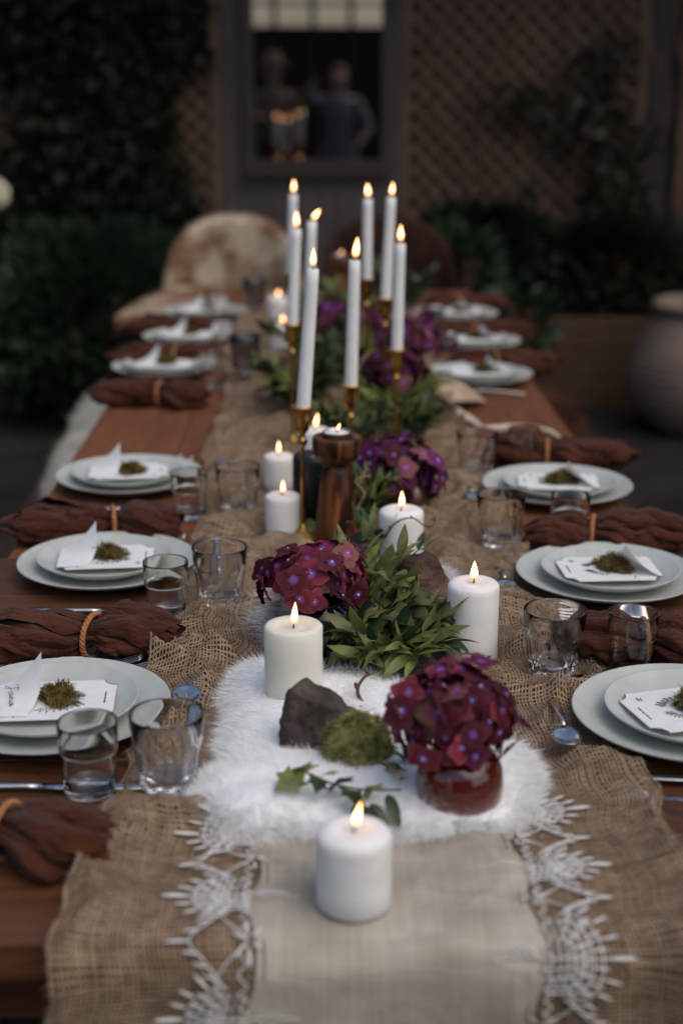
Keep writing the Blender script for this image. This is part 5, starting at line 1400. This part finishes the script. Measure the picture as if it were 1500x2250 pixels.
# cowhide running on down beside the far left table corner
pelt('cowhide', 'cream and brown cowhide over the far left table corner', ragged([(-.62, 4.4), (-.60, 4.9), (-.50, 5.14), (-.36, 5.14), (-.40, 4.9), (-.47, 4.6), (-.49, 4.42)], 4, .008, 8), TZ + .001, .02, 6000, .02, M['brown_fur'], M['brown_fur'], 63, .0012)

# ================================================================== PEOPLE standing behind the camera, seen only in the mirror
M['skin'] = mat('skin', (.50, .32, .24), (.44, .27, .20), .5, scale=20, sss=.15)
M['red_hair'] = mat('red_hair', (.22, .075, .025), (.11, .035, .014), .5, scale=60)
M['white_dress'] = mat('white_dress', (.22, .20, .19), (.16, .145, .14), .9, scale=9)
M['tan_coat'] = mat('tan_coat', (.24, .165, .11), (.15, .10, .065), .9, scale=9)
M['black_kit'] = mat('black_kit', (.015, .015, .017), None, .4)
def skin_obj(name, m, V, E, Rd, parent, root=0, sub=2):
    me = bpy.data.meshes.new(name); me.from_pydata(V, E, []); me.update(); me.materials.append(m)
    o = link(name, me, parent)
    md = o.modifiers.new('skin', 'SKIN'); md.use_smooth_shade = True
    for i, v in enumerate(me.skin_vertices[0].data):
        v.radius = (Rd[i], Rd[i]); v.use_root = (i == root)
    sb = o.modifiers.new('sub', 'SUBSURF'); sb.levels = sub; sb.render_levels = sub
    return o
def person(label, loc, hgt, hands, top_m, dress, hair_m, hat=None):
    """faces +Y; hands: two wrist targets (x, y, z) relative to the feet, for a 1.70 m figure"""
    k = hgt / 1.70
    t = thing('person', label, 'person', loc, 0); t.scale = (k, k, k)
    V = []; E = []; Rd = []
    def add(p, r, parent=None):
        V.append(p); Rd.append(r)
        if parent is not None: E.append((parent, len(V) - 1))
        return len(V) - 1
    pel = add((0, 0, .95), .125); wa = add((0, .01, 1.10), .115, pel); ch = add((0, .01, 1.28), .13, wa); ne0 = add((0, .0, 1.43), .06, ch); ne = add((0, .01, 1.49), .05, ne0)
    h0 = add((0, .03, 1.55), .072, ne); h1 = add((0, .03, 1.62), .082, h0); h2 = add((0, .02, 1.67), .055, h1)
    for s_, w_ in ((-1, hands[0]), (1, hands[1])):
        sh = add((s_ * .17, .0, 1.39), .055, ch); w3 = Vector(w_); s3 = Vector((s_ * .17, 0, 1.39))
        el = add(tuple(s3.lerp(w3, .5) + Vector((s_ * .10, -.03, -.10))), .042, sh); wr = add(tuple(w3), .026, el)
        d = (w3 - Vector(V[el])).normalized(); sd_ = d.cross(Vector((0, 0, 1))).normalized(); pm = add(tuple(w3 + d * .06), .030, wr)
        for q in range(4):
            b_ = w3 + d * .095 + sd_ * (.024 - .016 * q); i1 = add(tuple(b_), .009, pm); add(tuple(b_ + d * (.05 - .006 * abs(q - 1.4)) + Vector((0, 0, -.015))), .007, i1)
        i1 = add(tuple(w3 + d * .05 + sd_ * .042), .010, pm); add(tuple(w3 + d * .085 + sd_ * .052), .008, i1)
        hp = add((s_ * .095, 0, .88), .085, pel); kn = add((s_ * .10, .02, .50), .058, hp); an = add((s_ * .10, -.01, .09), .036, kn); add((s_ * .10, .13, .035), .034, an)
    skin_obj('body', M['skin'], V, E, Rd, t)
    # clothing
    P = [(.075, 1.44), (.15, 1.40), (.185, 1.30), (.165, 1.12), (.175, .98), (.22, .80), (.27, .45), (.31, .16), (.305, .16), (.26, .45), (.20, .80)] if dress else [(.08, 1.45), (.17, 1.40), (.20, 1.28), (.19, 1.05), (.20, .86), (.195, .86), (.17, 1.1)]
    a, f = lathe(P, 36, lambda i, an: 1 + .05 * math.sin(an * 7 + i) * (i / len(P)))
    a = [(x, y * .72 + .005, z) for x, y, z in a]
    link('dress' if dress else 'jacket', mesh('cloth', a, f, top_m), t)
    for s_, w_ in ((-1, hands[0]), (1, hands[1])):
        s3 = Vector((s_ * .16, 0, 1.39)); w3 = Vector(w_); el = s3.lerp(w3, .5) + Vector((s_ * .10, -.03, -.10))
        link('sleeve', mesh('sleeve', *tube(spline([s3, el, el.lerp(w3, .8)], 6), [.072] * 6 + [.058] * 7, 14), top_m), t)
    if not dress:
        for s_ in (-1, 1):
            link('trouser_leg', mesh('trouser_leg', *tube([(s_ * .09, 0, .95), (s_ * .10, .02, .5), (s_ * .10, -.01, .10)], [.105, .078, .062], 16), M['black_kit']), t)
    # face and hair
    for s_ in (-1, 1):
        link('eye', mesh('eye', *lathe([(.001, -.008), (.008, -.004), (.0095, 0), (.008, .004), (.001, .008)], 10), M['ink']), t, (s_ * .030, .098, 1.605))
        link('ear', lump_mesh('ear', (.010, .020, .030), 2, .05, M['skin'], (10, 8), 2), t, (s_ * .082, .02, 1.595))
    link('nose', lump_mesh('nose', (.013, .020, .022), 3, .05, M['skin'], (10, 8), 2), t, (0, .112, 1.585))
    link('mouth', lump_mesh('mouth', (.024, .008, .007), 3, .02, M['napkin'], (12, 8), 2), t, (0, .098, 1.545))
    link('hair', lump_mesh('hair', (.095, .085, .10), 6, .10, hair_m, (28, 18), .75), t, (0, -.018, 1.645))
    if dress: link('hair_length', lump_mesh('hair_length', (.10, .05, .17), 9, .12, hair_m, (24, 16), 2), t, (0, -.075, 1.49))
    if hat:
        link('hat', mesh('hat', *lathe([(.001, .11), (.07, .10), (.088, .06), (.095, .0), (.19, -.012), (.192, -.018), (.094, -.008)], 36), hat), t, (0, .01, 1.70))
    return t
ph_ = person('person in tan hat and coat standing behind the camera, mirrored left', (.07, -.66, 0), 1.66, ((-.16, .22, 1.18), (.16, .22, 1.18)), M['tan_coat'], False, M['red_hair'], M['tan_coat'])
person('person with red hair in pale dress behind the camera, mirrored right', (.72, -.75, 0), 1.60, ((-.30, .20, 1.52), (.24, .16, 1.02)), M['white_dress'], True, M['red_hair'])
